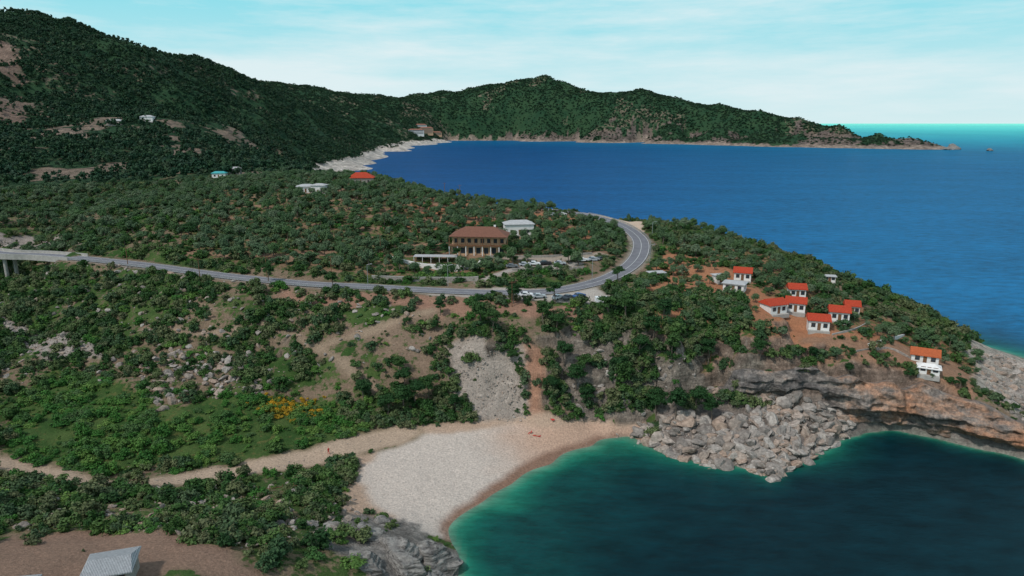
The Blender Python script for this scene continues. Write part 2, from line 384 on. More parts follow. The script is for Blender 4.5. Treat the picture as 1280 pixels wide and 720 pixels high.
m=(HZ<9+(fn-.5)*20)&(HY>1800); fc[m]=(.38,.30,.245); fv[m]=.1; fr[m]=1
m=(HZ<15)&(HY>700)&(HY<3000)&(HX<-150); fc[m]=(.62,.56,.50); fv[m]=0; fr[m]=.8
m=(HX<-520)&(HX>-1100)&(HY>650)&(HY<1150)&(fn>.50)&(HX<-.69*HY); fc[m]=(.24,.17,.135); fv[m]=.35; fr[m]=.6
f2=fbm(HX/35,HY/35,4,37)
m=(HY<900)&(HX<-150)&(f2>.585); fc[m]=(.24,.185,.145); fv[m]=.4; fr[m]=.5
m=(HY<750)&(f2<.5); fc[m]=(.12,.10,.06); fv[m]=.78
far_rocky=(fv<.55)
ins=(HX>NX[0]+9)&(HX<NX[-1]-9)&(HY>NY[0]+9)&(HY<NY[-1]-9)
fm=~(ins[:-1,:-1]&ins[:-1,1:]&ins[1:,1:]&ins[1:,:-1])
fm&=~((HZ[:-1,:-1]<-13)&(HZ[1:,1:]<-13)&(HY[1:,1:]>300))
HZ2=HZ-np.where((HX>NX[0])&(HX<NX[-1])&(HY>NY[0])&(HY<NY[-1]),.6,0)
grid_obj('hills',HX,HY,HZ2,M_far,{'Col':fc,'veg':fv,'rock':fr},fm)

# ------------------------------------------------------------ cliff face of the cape
M_cl,nt,b,o=mat('cliff_rock'); pos=N(nt,'ShaderNodeNewGeometry').outputs['Position']
a1=noise(nt,.10,6,.6,mapped(nt,pos,(1,1,1.6),(.2,0,.2))); a2=noise(nt,.35,9,.7,mapped(nt,pos,(.8,.8,2.6),(.12,.06,0))); a3=noise(nt,1.1,8,.7,mapped(nt,pos,(1.4,1.4,.5)))
rp=N(nt,'ShaderNodeValToRGB'); el=rp.color_ramp.elements; el[0].position=.38; el[0].color=(.15,.135,.125,1); el[1].position=.64; el[1].color=(.40,.195,.11,1)
e=el.new(.47); e.color=(.26,.22,.19,1); e=el.new(.54); e.color=(.34,.215,.15,1)
sx=N(nt,'ShaderNodeSeparateXYZ'); nt.links.new(pos,sx.inputs[0])
xb=mrange(nt,sx.outputs[0],80,125,-.04,.035)
nt.links.new(mth(nt,'ADD',xb,mth(nt,'ADD',mth(nt,'MULTIPLY',a1,.7),mth(nt,'MULTIPLY',a2,.3))),rp.inputs[0])
sh_=mth(nt,'MULTIPLY',mrange(nt,a2,.36,.62,.45,1.3),mrange(nt,a3,.36,.64,.55,1.25))
wetl=mrange(nt,sx.outputs[2],.3,1.8,.3,1.0)
cc=mixc(nt,1,rp.outputs[0],mth(nt,'MULTIPLY',sh_,wetl),'MULTIPLY'); nt.links.new(cc,b.inputs['Base Color'])
bp=N(nt,'ShaderNodeBump'); bp.inputs['Strength'].default_value=1; bp.inputs['Distance'].default_value=.7; nt.links.new(mth(nt,'ADD',a2,mth(nt,'MULTIPLY',a3,.6)),bp.inputs['Height']); nt.links.new(bp.outputs[0],b.inputs['Normal'])
CB=[(900,505,6),(930,503,7.5),(1000,505,7),(1055,520,4.5),(1085,540,-1.5),(1120,538,-1.5),(1170,548,-1.5),(1230,563,-1.5),(1280,575,-1.5),(1340,590,-1.5)]
T_=[Vector(D(*q)) for q in CT]; B_=[Vector(S(q[0],q[1],max(q[2],0))) for q in CB]
for v_,q in zip(B_,CB): v_.z=q[2]
def resamp(P,m_):
    Q=catmull(P,.3); L=[0]
    for i in range(1,len(Q)): L.append(L[-1]+(Q[i]-Q[i-1]).length)
    L=np.array(L)/L[-1]; Q=np.array([tuple(q) for q in Q]); u=np.linspace(0,1,m_)
    return np.stack([np.interp(u,L,Q[:,i]) for i in range(3)],-1)
m_=340; Tp=resamp(T_,m_); Bp=resamp(B_,m_); rows=50; V=[];Fc=[]
for i in range(m_):
    T=Vector(Tp[i]);B=Vector(Bp[i]); T.z=float(hz(T.x,T.y))+1.0
    tg=Vector(Tp[min(i+3,m_-1)])-Vector(Tp[max(i-3,0)]); tg.z=0; tg.normalize(); o_=Vector((tg.y,-tg.x,0))
    u=i/m_; ov=1.6+3.8*float(sstep(.25,.5,u))*(1-.4*float(sstep(.8,1,u)))
    for r_ in range(rows+8):
        if r_<=rows:
            v=r_/rows; p=B.lerp(T,v); bul=ov*float(sstep(.22,.62,v))*(1-.2*float(sstep(.8,1,v)))-.6*(1-v)
            p=p+o_*bul
        else:
            k=(r_-rows)/7; p=T+o_*(ov*.8*(1-k)-3.0*k)+Vector((0,0,.15-(1.9*k*k))); 
        q=Vector((p.x*.13,p.y*.13,p.z*.22)); d=mnoise.fractal(q,1.0,2.1,6)*2.1; d+=mnoise.noise(Vector((p.x*.05,p.y*.05,p.z*.8)))*1.7
        d+=(abs(mnoise.noise(Vector((p.x*.35,p.y*.35,p.z*.12))))-.2)*1.6
        fade=1 if r_<=rows-3 else max(0,1-(r_-rows+3)/8)
        V.append(p+o_*d*fade+Vector((0,0,mnoise.noise(p*.4)*.5*fade)))
R_=rows+8
for i in range(m_-1):
    for r_ in range(R_-1): a=i*R_+r_; Fc.append((a,a+R_,a+R_+1,a+1))
link(bpy.data.objects.new('sea_cliff',mkmesh('sea_cliff',V,Fc,[M_cl],None,True)))

# ------------------------------------------------------------ sea
def axis(lo,hi,dense0,dense1,st):
    a=list(np.arange(dense0,dense1,st)); s=st
    r=[dense1]
    while r[-1]<hi: s=min(s*1.14,6000); r.append(r[-1]+s)
    s=st;l=[dense0]
    while l[-1]>lo: s=min(s*1.14,6000); l.append(l[-1]-s)
    return np.array(sorted(set(l[1:]+a+r)))
SX=axis(-60000,60000,-30,200,1.2); SY=axis(-200,90000,85,260,1.2)
WX,WY=np.meshgrid(SX,SY); WD=-hz(WX,WY); 
WD=np.where((WX<NX[0])|(WX>1800)|(WY>5200)|(WY<57),15,WD)
dk=[-5,0,.3,.8,1.6,3.0,5.5,9]
cr=np.array([(.12,.19,.14),(.12,.21,.15),(.06,.20,.13),(.014,.155,.10),(.005,.098,.070),(.003,.056,.050),(.002,.032,.036),(.0015,.019,.026)])
dj=WD+(fbm(WX/11,WY/11,4,71)-.5)*2.8*np.clip(WD/2.5,0,1)
wc=np.stack([np.interp(dj,dk,cr[:,i]) for i in range(3)],-1)
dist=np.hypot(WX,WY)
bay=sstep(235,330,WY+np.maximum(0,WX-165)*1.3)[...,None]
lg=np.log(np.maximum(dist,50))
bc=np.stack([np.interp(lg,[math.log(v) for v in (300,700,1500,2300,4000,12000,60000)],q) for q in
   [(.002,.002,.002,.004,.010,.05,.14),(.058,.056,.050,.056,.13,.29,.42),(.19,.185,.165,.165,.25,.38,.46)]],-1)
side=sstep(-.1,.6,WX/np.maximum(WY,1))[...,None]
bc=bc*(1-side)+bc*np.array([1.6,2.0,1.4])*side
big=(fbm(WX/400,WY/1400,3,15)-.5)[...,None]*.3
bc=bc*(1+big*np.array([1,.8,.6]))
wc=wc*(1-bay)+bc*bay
m,nt,b,o=mat('sea_water'); nt.nodes.remove(b)
pos=N(nt,'ShaderNodeNewGeometry').outputs['Position']
c=N(nt,'ShaderNodeAttribute',attribute_name='Col').outputs['Color']
mpv=mapped(nt,pos,(.4,1,1),(0,0,.35))
w1=noise(nt,.9,5,.6,mpv); w2=noise(nt,.22,7,.75,mpv); w3=noise(nt,.02,3,.5,mpv)
hgt=mth(nt,'ADD',mth(nt,'MULTIPLY',w1,.35),mth(nt,'MULTIPLY',w2,1.6))
bp=N(nt,'ShaderNodeBump'); bp.inputs['Strength'].default_value=.7; bp.inputs['Distance'].default_value=.6; nt.links.new(hgt,bp.inputs['Height'])
cc=mixc(nt,1,c,mrange(nt,mth(nt,'ADD',mth(nt,'MULTIPLY',w2,.8),mth(nt,'MULTIPLY',w3,.2)),.36,.64,.6,1.4),'MULTIPLY')
df=N(nt,'ShaderNodeBsdfDiffuse'); nt.links.new(cc,df.inputs[0]); nt.links.new(bp.outputs[0],df.inputs['Normal'])
gl=N(nt,'ShaderNodeBsdfGlossy'); gl.inputs['Roughness'].default_value=.15; gl.inputs['Color'].default_value=(.65,.75,.82,1); nt.links.new(bp.outputs[0],gl.inputs['Normal'])
fr_=N(nt,'ShaderNodeFresnel'); fr_.inputs['IOR'].default_value=1.33; nt.links.new(bp.outputs[0],fr_.inputs['Normal'])
ff=mth(nt,'MINIMUM',mth(nt,'MULTIPLY',fr_.outputs[0],.6),.11)
mx=N(nt,'ShaderNodeMixShader'); nt.links.new(ff,mx.inputs[0]); nt.links.new(df.outputs[0],mx.inputs[1]); nt.links.new(gl.outputs[0],mx.inputs[2]); nt.links.new(mx.outputs[0],o.inputs[0])
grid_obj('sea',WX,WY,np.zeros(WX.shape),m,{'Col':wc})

# ------------------------------------------------------------ vegetation prototypes
M_bark=flatmat('bark',(.14,.11,.085),.9,.3,2)
L_shrub=leafmat('leaves_maquis',[(.014,.040,.012),(.026,.066,.016),(.045,.088,.022),(.085,.11,.045),(.085,.095,.045),(.03,.065,.026),(.055,.085,.04)],1.22)
L_green=leafmat('leaves_valley',[(.022,.075,.014),(.035,.105,.018),(.08,.14,.03),(.03,.08,.02),(.05,.09,.03)],1.3)
L_olive=leafmat('leaves_olive',[(.035,.075,.030),(.065,.105,.055),(.05,.10,.035),(.095,.13,.075),(.04,.085,.025)],1.22)
L_pine=leafmat('leaves_pine',[(.012,.040,.012),(.02,.056,.016),(.035,.075,.02)],1.15)
L_yel=leafmat('leaves_broom',[(.50,.28,.02),(.34,.21,.02),(.12,.14,.02)])
L_for=leafmat('leaves_forest',[(.010,.034,.017),(.014,.044,.021),(.026,.058,.024),(.02,.048,.029),(.040,.064,.032)],1.15)
def cyl(V,Fc,mi,p,q,r0,r1,k,mid):
    p=Vector(p);q=Vector(q);d=(q-p).normalized(); a=d.orthogonal().normalized(); b2=d.cross(a); s=len(V)
    for c_,r in ((p,r0),(q,r1)):
        for i in range(k):
            t=2*math.pi*i/k; V.append(c_+a*math.cos(t)*r+b2*math.sin(t)*r)
    for i in range(k):
        j=(i+1)%k; Fc.append((s+i,s+j,s+k+j,s+k+i)); mi.append(mid)
    Fc.append(tuple(s+k+i for i in range(k))); mi.append(mid)
_ico=bmesh.new(); bmesh.ops.create_icosphere(_ico,subdivisions=1,radius=1); ICV=[v.co.copy() for v in _ico.verts]; ICF=[[v.index for v in f.verts] for f in _ico.faces]; _ico.free()
def plant(name,lm,R,H,zc,nclump,nleaf,ls,trunk=None,flat=1.0,seed=0):
    r=random.Random(seed); V=[];Fc=[];mi=[]
    cl=[]
    for i in range(nclump):
        t=r.uniform(0,2*math.pi); ph=r.uniform(-.35,1); rr=R*(r.uniform(.25,.95))*math.sqrt(max(.05,1-ph*ph*.8))
        cl.append((Vector((rr*math.cos(t),rr*math.sin(t),zc+ph*H)),R*r.uniform(.28,.5)))
    for c_,cr_ in cl:
        s=len(V)
        for v in ICV: V.append(c_+Vector((v.x,v.y,v.z*flat))*cr_*.66*r.uniform(.75,1.15))
        for f in ICF: Fc.append([s+k for k in f]); mi.append(0)
    for i in range(nleaf):
        c_,cr_=cl[r.randrange(nclump)]
        d=Vector((r.gauss(0,1),r.gauss(0,1),r.gauss(0,1))).normalized()
        if d.z<-.3: d.z*=-1
        p=c_+Vector((d.x,d.y,d.z*flat))*cr_*r.uniform(.65,1.3)
        nn_=(d+Vector((r.gauss(0,.6),r.gauss(0,.6),r.gauss(0,.6)+.3))).normalized(); a=nn_.orthogonal().normalized(); a.rotate(Matrix.Rotation(r.uniform(0,6.28),3,nn_)); b2=nn_.cross(a)
        w=ls*r.uniform(.6,1.4); h=w*r.uniform(.4,.8); s=len(V)
        V+= [p-a*w-b2*h*.3,p-b2*h,p+a*w,p+b2*h]; Fc.append((s,s+1,s+2,s+3)); mi.append(0)
    if trunk:
        th,tr=trunk; bx=r.uniform(-.1,.1)*th; mid=(bx,r.uniform(-.1,.1)*th,th*.55)
        cyl(V,Fc,mi,(0,0,-.5),mid,tr,tr*.75,7,1); cyl(V,Fc,mi,mid,(bx*1.4,0,th),tr*.75,tr*.45,6,1)
        for i in range(min(5,nclump)):
            c_,_q=cl[i]; cyl(V,Fc,mi,mid if i%2 else (bx*1.4,0,th),tuple(c_),tr*.42,tr*.12,5,1)
    me=mkmesh(name,V,Fc,[lm,M_bark],mi); return me
def coll(name,meshes):
    c_=bpy.data.collections.new(name)
    for i,me in enumerate(meshes):
        o_=bpy.data.objects.new(me.name,me); c_.objects.link(o_)
    return c_
def instancer(name,c_,P,Sx,Rz,tilt=.0):
    n_=len(P); me=bpy.data.meshes.new(name); me.vertices.add(n_); me.vertices.foreach_set('co',np.asarray(P,float).ravel())
    a=me.attributes.new('scl','FLOAT_VECTOR','POINT'); a.data.foreach_set('vector',np.asarray(Sx,float).ravel())
    R_=np.zeros((n_,3)); R_[:,2]=Rz; R_[:,0]=rng.normal(0,1,n_)*tilt; R_[:,1]=rng.normal(0,1,n_)*tilt
    a=me.attributes.new('rot','FLOAT_VECTOR','POINT'); a.data.foreach_set('vector',R_.ravel())
    a=me.attributes.new('idx','INT','POINT'); a.data.foreach_set('value',rng.integers(0,1000,n_).astype(np.int32))
    ob=link(bpy.data.objects.new(name,me)); ng=bpy.data.node_groups.new(name,'GeometryNodeTree')
    ng.interface.new_socket('Geometry',in_out='INPUT',socket_type='NodeSocketGeometry'); ng.interface.new_socket('Geometry',in_out='OUTPUT',socket_type='NodeSocketGeometry')
    gi=ng.nodes.new('NodeGroupInput');go=ng.nodes.new('NodeGroupOutput'); ip=ng.nodes.new('GeometryNodeInstanceOnPoints'); ci=ng.nodes.new('GeometryNodeCollectionInfo')
    ci.inputs[0].default_value=c_; ci.inputs[1].default_value=True; ci.inputs[2].default_value=True
    ng.links.new(gi.outputs[0],ip.inputs['Points']); ng.links.new(ci.outputs[0],ip.inputs['Instance']); ip.inputs['Pick Instance'].default_value=True
    def na(nm,t):
        x=ng.nodes.new('GeometryNodeInputNamedAttribute'); x.data_type=t; x.inputs[0].default_value=nm; return x.outputs[0]
    ng.links.new(na('scl','FLOAT_VECTOR'),ip.inputs['Scale']); ng.links.new(na('rot','FLOAT_VECTOR'),ip.inputs['Rotation']); ng.links.new(na('idx','INT'),ip.inputs['Instance Index'])
    ng.links.new(ip.outputs[0],go.inputs[0]); md=ob.modifiers.new('scatter','NODES'); md.node_group=ng; return ob
shr=coll('shrub_kinds',[plant('shrub_%d'%i,L_shrub,1,.7,.45,9,420,.15,seed=i) for i in range(5)])
grn=coll('valley_shrub_kinds',[plant('green_shrub_%d'%i,L_green,1,.6,.4,9,420,.14,seed=20+i) for i in range(3)])
yel=coll('broom_kinds',[plant('broom_%d'%i,L_yel,1,.6,.4,8,380,.13,seed=30+i) for i in range(2)])
olv_m=[plant('olive_%d'%i,L_olive,2.1,1.3,2.6,13,1100,.2,(2.2,.22),seed=40+i) for i in range(4)]
olv=coll('olive_kinds',olv_m)
pin_m=[plant('pine_%d'%i,L_pine,2.7,2.0,5.0,15,1700,.24,(5.2,.24),flat=.6,seed=50+i) for i in range(4)]
frs=coll('forest_kinds',[plant('forest_tree_%d'%i,L_for,1,.9,1.0,5,90,.33,seed=60+i) for i in range(4)])
# ------------------------------------------------------------ scatter
def gsample(G,x,y):
    i=np.clip(np.rint(x-NX[0]).astype(int),0,len(NX)-1); j=np.clip(np.rint(y-NY[0]).astype(int),0,len(NY)-1); return G[j,i]
def cone(x,y,mg=25): return (np.abs(x)<.78*y+mg)
keepout=[]
def clear(px,py,r): p=hit(px,py); keepout.append((p[0],p[1],r))
for a in [(597,316,11),(590,322,8),(560,328,8),(648,292,7),(967,392,6),(996,388,5),(995,372,4.5),(1022,412,6),(1050,401,5),(928,349,5.5),(918,363,5),(1158,455,7),(140,714,7),(820,349,3),(1062,391,4),(452,230,9),(392,242,8),(278,224,8),(660,332,5),(690,331,5),(735,327,5),(1150,465,4),(1036,352,3),(30,716,8),(410,562,2),(610,326,5),(520,328,6)]: clear(*a)
def free(x,y):
    ok=np.ones(x.shape,bool)
    for a,b_,r in keepout: ok&=(x-a)**2+(y-b_)**2>r*r
    return ok
def cand(n_,x0,x1,y0,y1):
    x=rng.uniform(x0,x1,n_);y=rng.uniform(y0,y1,n_); k=cone(x,y)&free(x,y); return x[k],y[k]
def emit(name,c_,x,y,smin,smax,zs=(.7,1.15),sink=.1,tilt=.06,pw=1.6):
    s=smin+(smax-smin)*rng.uniform(0,1,len(x))**pw; z=hz(x,y)-sink*s
    Sx=np.stack([s*rng.uniform(.85,1.15,len(x)),s*rng.uniform(.85,1.15,len(x)),s*rng.uniform(zs[0],zs[1],len(x))],-1)
    instancer(name,c_,np.stack([x,y,z],-1),Sx,rng.uniform(0,6.28,len(x)),tilt)
cl=lambda x,y,s=5,q=9.: fbm(x/q,y/q,3,s)
x,y=cand(150000,-330,245,90,480)
d_n=gsample(dens,x,y); vz=gsample(valley.astype(float),x,y)
p=d_n*np.clip((cl(x,y,5,6.5)-.36)*5,0.10,1.2)*.62*np.where(y>300,.6,1)
k=(rng.uniform(0,1,len(x))<p)&(hz(x,y)>.8)&(vz<.5); emit('maquis_shrubs',shr,x[k],y[k],.3,2.2,pw=2.4); print('shrubs',k.sum())
x,y=cand(60000,-330,60,95,330); vz=gsample(valley.astype(float),x,y)
ter=gsample(dens,x,y); p=np.where(vz>.5,.85*np.clip((cl(x,y,8,6.)-.36)*5,.08,1),.13*ter*np.clip((cl(x,y,28)-.4)*6,.1,1.5))*(ter>0.01)
k=(rng.uniform(0,1,len(x))<p)&(hz(x,y)>.8); emit('valley_shrubs',grn,x[k],y[k],.3,1.9,zs=(.5,1.05),pw=2.0); print('valley',k.sum())
q=hit(360,513); a=rng.normal(0,1,170);b_=rng.normal(0,1,170); emit('broom_shrubs',yel,q[0]+a*4.0,q[1]+b_*2.2,.35,1.1)
def jgrid(x0,x1,y0,y1,st,j=.35):
    gx,gy=np.meshgrid(np.arange(x0,x1,st),np.arange(y0,y1,st)); gx=gx+rng.uniform(-j,j,gx.shape)*st; gy=gy+rng.uniform(-j,j,gx.shape)*st; x=gx.ravel();y=gy.ravel(); k=cone(x,y)&free(x,y); return x[k],y[k]
x,y=jgrid(-330,120,225,480,5.0,.38); tz=gsample((terr|terr2).astype(float),x,y); rz_=gsample(rd,x,y)
k=(rz_>7)&(hz(x,y)>6)&(((tz>.5)&(rng.uniform(0,1,len(x))<np.clip((cl(x,y,33,25.)-.2)*4,.4,.95)))|((tz<.5)&(rng.uniform(0,1,len(x))<.6)&(y>270)&(x<100)))&(gsample(dens,x,y)>.02)&~(gsample(yard.astype(float),x,y)>.5)
emit('olive_grove',olv,x[k],y[k],.55,1.25,pw=1); print('olive',k.sum())
x,y=jgrid(30,175,165,330,4.3,.48); cz=gsample(cape.astype(float),x,y); c2=gsample(cape2.astype(float),x,y); rz_=gsample(rd,x,y); ed=gsample(edge.astype(float),x,y)
k=(rz_>8)&(cz>.5)&(rng.uniform(0,1,len(x))<np.where(ed>.5,.12,np.where(c2>.5,.34,.75)))&(gsample(slope,x,y)<.8); emit('cape_olive_grove',olv,x[k],y[k],.45,1.0,pw=1)
x,y=cand(9000,40,200,190,400)
rim=(hz(x,y)>2.5)&(x>np.interp(y,[190,220,251,286,320,348,400],[158,146,133,116,92,60,40]))
k=rim&(rng.uniform(0,1,len(x))<.42)&(gsample(tip.astype(float),x,y)<.5); emit('pine_scrub_belt',shr,x[k],y[k],1.5,2.8,pw=1)
x,y=cand(5000,20,72,165,205); k=(hz(x,y)>5)&(gsample(dens,x,y)>.07)&(rng.uniform(0,1,len(x))<.45)&(cl(x,y,12,6)>.49); emit('cliff_shrubs',shr,x[k],y[k],.6,2.3)
# scree margins overgrown with bushes
def edgebush(pts,n_,w,s1):
    P=polyw(pts); t=rng.uniform(0,len(P)-1.001,n_); i=t.astype(int); f=(t-i)[:,None]; q=P[i]*(1-f)+P[i+1]*f+rng.normal(0,w,(n_,2)); emit('slope_shrubs',shr,q[:,0],q[:,1],.4,s1,pw=1.3)
edgebush([(552,432),(560,480),(580,522)],60,1.3,1.9); edgebush([(646,440),(652,480),(658,515)],26,.7,1.3); edgebush([(690,440),(700,490),(712,522)],45,1.3,2.0); edgebush([(550,424),(600,414),(660,428)],55,1.2,1.8)
edgebush([(430,525),(480,532),(540,528),(590,523)],70,1.0,1.9)
bx=rng.uniform(0,1,90); bi=(bx*(m_-1)).astype(int); emit('cliff_brow_shrubs',shr,Tp[bi,0]+rng.normal(0,.8,90),Tp[bi,1]+rng.uniform(2.5,6,90),.4,1.7)
x=rng.uniform(-1350,60,90000); y=rng.uniform(430,1950,90000); k=(np.abs(x)<.8*y+20)&~((x>NX[0])&(x<NX[-1])&(y<484)); x=x[k];y=y[k]
rocky=bil(FX,FY,far_rocky.astype(float),x,y)>.5
p=np.clip((fbm(x/60,y/60,4,13)-.30)*5,.3,1)*np.where(rocky,.22,1)*np.where(y<750,.85,1)
k=(hz(x,y)>12)&(rng.uniform(0,1,len(x))<p); emit('hill_forest',frs,x[k],y[k],1.5,3.9,zs=(.8,1.25),pw=1.5); print('forest',k.sum())
x=rng.uniform(-1900,1500,150000); y=rng.uniform(1900,4300,150000); k=(np.abs(x)<.8*y); x=x[k];y=y[k]; rocky=bil(FX,FY,far_rocky.astype(float),x,y)>.5
k=(hz(x,y)>9)&(rng.uniform(0,1,len(x))<np.where(rocky,.26,.95)*np.clip((fbm(x/90,y/90,4,19)-.26)*6,.4,1)); emit('headland_forest',frs,x[k],y[k],2.4,5.4,zs=(.45,.8),pw=1.3,sink=.3); print('headland',k.sum())
def tree_at(nm,meshes,px,py,s,kk=0):
    p=hit(px,py); o_=link(bpy.data.objects.new(nm,meshes[kk%len(meshes)])); o_.location=(p[0],p[1],p[2]-.1); o_.scale=(s,s,s*random.uniform(.9,1.15)); o_.rotation_euler=(0,0,random.uniform(0,6)); return o_
PT=[(642,380,.85),(694,380,.9),(680,410,1.0),(772,352,.8),(782,400,1.2),(760,400,1.1),(815,430,1.1),(775,470,.9),(600,410,1.0),(615,416,.9),(335,352,.8),(415,362,.75),(505,515,1.1),(520,508,1.0),(570,515,.7),(505,490,.9),(720,490,1.0),(735,510,.9),(780,490,1.0),(820,520,1.1),(845,525,1.1),(870,520,1.0),(890,525,.9),(705,455,.9),(840,450,.9),(885,455,.9),(15,345,1.1),(730,470,.9),(710,330,.8),(695,420,.8),(1015,452,.5),(1060,472,.45),(1135,478,.5),(1200,490,.5),(950,448,.7),(238,300,1.1),(320,250,.9),(550,395,.6),(545,415,.5),(640,455,.6),(830,400,.9),(800,450,1.0),(500,470,.8),(455,500,.8),(600,385,.6),(690,500,.8),(535,500,.9),(485,520,.9),(556,322,.75),(572,326,.6),(632,322,.7),(645,318,.6),(622,330,.55),(540,318,.7),(588,338,.5)]
for i,(a,b_,s) in enumerate(PT): tree_at('pine_tree',pin_m,a,b_,s*.95,i)

# ------------------------------------------------------------ rocks
def rockmat(nm,cols):
    m=leafmat(nm,cols); b=m.node_tree.nodes['Principled BSDF']; nt=m.node_tree; b.inputs['Roughness'].default_value=.95
    tc=N(nt,'ShaderNodeNewGeometry').outputs['Position']; bp=N(nt,'ShaderNodeBump'); bp.inputs['Strength'].default_value=.8; bp.inputs['Distance'].default_value=.25; nt.links.new(noise(nt,1.6,7,.7,tc),bp.inputs['Height']); nt.links.new(bp.outputs[0],b.inputs['Normal']); return m
M_rock=rockmat('limestone_rock',[(.165,.145,.128),(.25,.22,.195),(.34,.305,.27),(.30,.22,.17),(.22,.195,.17)])
def rockmesh(nm,seed,sub=2):
    r=random.Random(seed); bm=bmesh.new(); bmesh.ops.create_icosphere(bm,subdivisions=sub,radius=1)
    pl=[]
    for i in range(9):
        d=Vector((r.gauss(0,1),r.gauss(0,1),r.gauss(0,1))).normalized(); pl.append((d,r.uniform(.5,.85)))
    for v in bm.verts:
        for d,h in pl:
            t=v.co.dot(d)
            if t>h: v.co-=d*(t-h)
        v.co*=1+r.uniform(-.05,.05) if sub<4 else 1; v.co.z*=.75
    me=bpy.data.meshes.new(nm); bm.to_mesh(me); bm.free(); me.materials.append(M_rock); return me
rks=coll('boulder_kinds',[rockmesh('boulder_%d'%i,i+3) for i in range(8)])
def rocks(nm,x,y,s0,s1,pw=2.5,up=.15):
    s=s0+(s1-s0)*rng.uniform(0,1,len(x))**pw; z=hz(x,y)+up*s
    Sx=np.stack([s*rng.uniform(.7,1.5,len(x)),s*rng.uniform(.7,1.5,len(x)),s*rng.uniform(.5,1.2,len(x))],-1)
    instancer(nm,rks,np.stack([x,y,z],-1),Sx,rng.uniform(0,6.28,len(x)),.45)
def inpoly(pts,n_):
    P=polyw(pts); x=rng.uniform(P[:,0].min(),P[:,0].max(),n_*4); y=rng.uniform(P[:,1].min(),P[:,1].max(),n_*4); k=pip(P,x,y); return x[k][:n_],y[k][:n_]
x,y=inpoly([(785,545),(800,530),(900,525),(945,500),(1010,500),(1060,525),(1065,548),(1030,568),(1000,585),(975,605),(900,590),(840,572)],1500); rocks('coastal_boulders',x,y,.2,2.2,3.6,.2)
x,y=inpoly([(905,560),(985,560),(990,610),(930,600)],60); rocks('coastal_boulders',x,y,.5,2.1,1.8,.2)
x,y=inpoly([(770,540),(900,582),(965,600),(1000,584),(1035,565),(1030,575),(965,618),(880,598),(765,552)],150); rocks('shore_boulders',x,y,.3,1.4,2.0,.3)
x,y=inpoly([(560,434),(640,440),(660,526),(585,526)],1300); rocks('scree_stones',x,y,.06,.36,4,.1)
x,y=inpoly([(170,455),(250,440),(330,462),(330,500),(250,500),(200,515),(175,480)],300); rocks('slope_outcrop_rocks',x,y,.3,1.6,2.2,.15)
x,y=inpoly([(-20,398),(40,405),(110,428),(135,445),(60,446),(20,428)],500); rocks('stream_stones',x,y,.15,.7,2.8,.1)
x,y=inpoly([(0,292),(100,300),(60,312),(0,310)],300); rocks('ravine_stones',x,y,.3,1.0,2.5,.1)
x,y=inpoly([(0,615),(430,605),(480,650),(300,690),(100,662),(0,662)],800); rocks('headland_stones',x,y,.1,.95,3.0,.12)
x,y=inpoly([(500,540),(340,577),(0,575),(0,592),(150,610),(420,590)],420); rocks('track_stones',x,y,.06,.25,3,.1)
x,y=inpoly([(0,350),(500,380),(560,430),(420,480),(0,480)],900); rocks('hillside_rocks',x,y,.2,1.2,3,.1)
x,y=inpoly([(740,440),(850,430),(930,460),(930,490),(800,520),(700,500)],90); rocks('cliff_rocks',x,y,.3,1.5,2.2,.0)
x,y=inpoly([(1180,555),(1290,575),(1290,590),(1180,565)],30); rocks('cliff_foot_rocks',x,y,.4,1.5,1.7,.05)
x,y=inpoly([(450,600),(640,530),(770,535),(640,600),(550,655),(470,640)],900); rocks('beach_cobbles',x,y,.03,.12,3,.1)
x,y=inpoly([(1215,435),(1290,455),(1295,535),(1240,500)],260); rocks('cape_tip_rocks',x,y,.3,1.8,2.0,.05)
M_out,nt,b,o=mat('outcrop_stone'); tc=N(nt,'ShaderNodeNewGeometry').outputs['Position']
n1=noise(nt,.5,8,.65,mapped(nt,tc,(1,1,3),(.2,.35,.2))); n2=noise(nt,3,8,.72,tc); n4=noise(nt,.9,7,.62,mapped(nt,tc,(.25,1,3.5),(.1,.4,.3))); cc=mixc(nt,mrange(nt,n1,.35,.65,0,1),(.17,.16,.15),(.34,.32,.29)); cc=mixc(nt,1,cc,mth(nt,'MULTIPLY',mrange(nt,n2,.3,.7,.7,1.2),mrange(nt,n4,.38,.52,.35,1.08)),'MULTIPLY'); nt.links.new(cc,b.inputs['Base Color'])
bp=N(nt,'ShaderNodeBump'); bp.inputs['Strength'].default_value=1; bp.inputs['Distance'].default_value=.5; nt.links.new(mth(nt,'ADD',mth(nt,'MULTIPLY',n4,1.5),mth(nt,'MULTIPLY',n2,.5)),bp.inputs['Height']); nt.links.new(bp.outputs[0],b.inputs['Normal'])
def outcrop(pts,nm='limestone_outcrop',up=0,tilt=.2):
    for i,(a,b_,sx,sy,sz) in enumerate(pts):
        me=rockmesh(nm,100+i,5); co=np.empty(len(me.vertices)*3); me.vertices.foreach_get('co',co); co=co.reshape(-1,3)
        d=(fbm(co[:,0]*2+i*9,co[:,1]*2+co[:,2]*2,4,i)-.5)*.45; co*=(1+d)[:,None]; ph=co[:,2]*5; f_=ph-np.floor(ph); lay_=(np.floor(ph)+sstep(.5,.95,f_))/5; co[:,2]=co[:,2]*.35+lay_*.65
        me.vertices.foreach_set('co',co.ravel()); me.materials.clear(); me.materials.append(M_out); me.polygons.foreach_set('use_smooth',[True]*len(me.polygons))
        p=hit(a,b_); o_=link(bpy.data.objects.new(nm,me)); o_.location=(p[0],p[1],p[2]+up); o_.scale=(sx,sy,sz); o_.rotation_euler=(random.uniform(-.15,.1),random.uniform(.5,1.2)*tilt,random.uniform(-.5,.1))
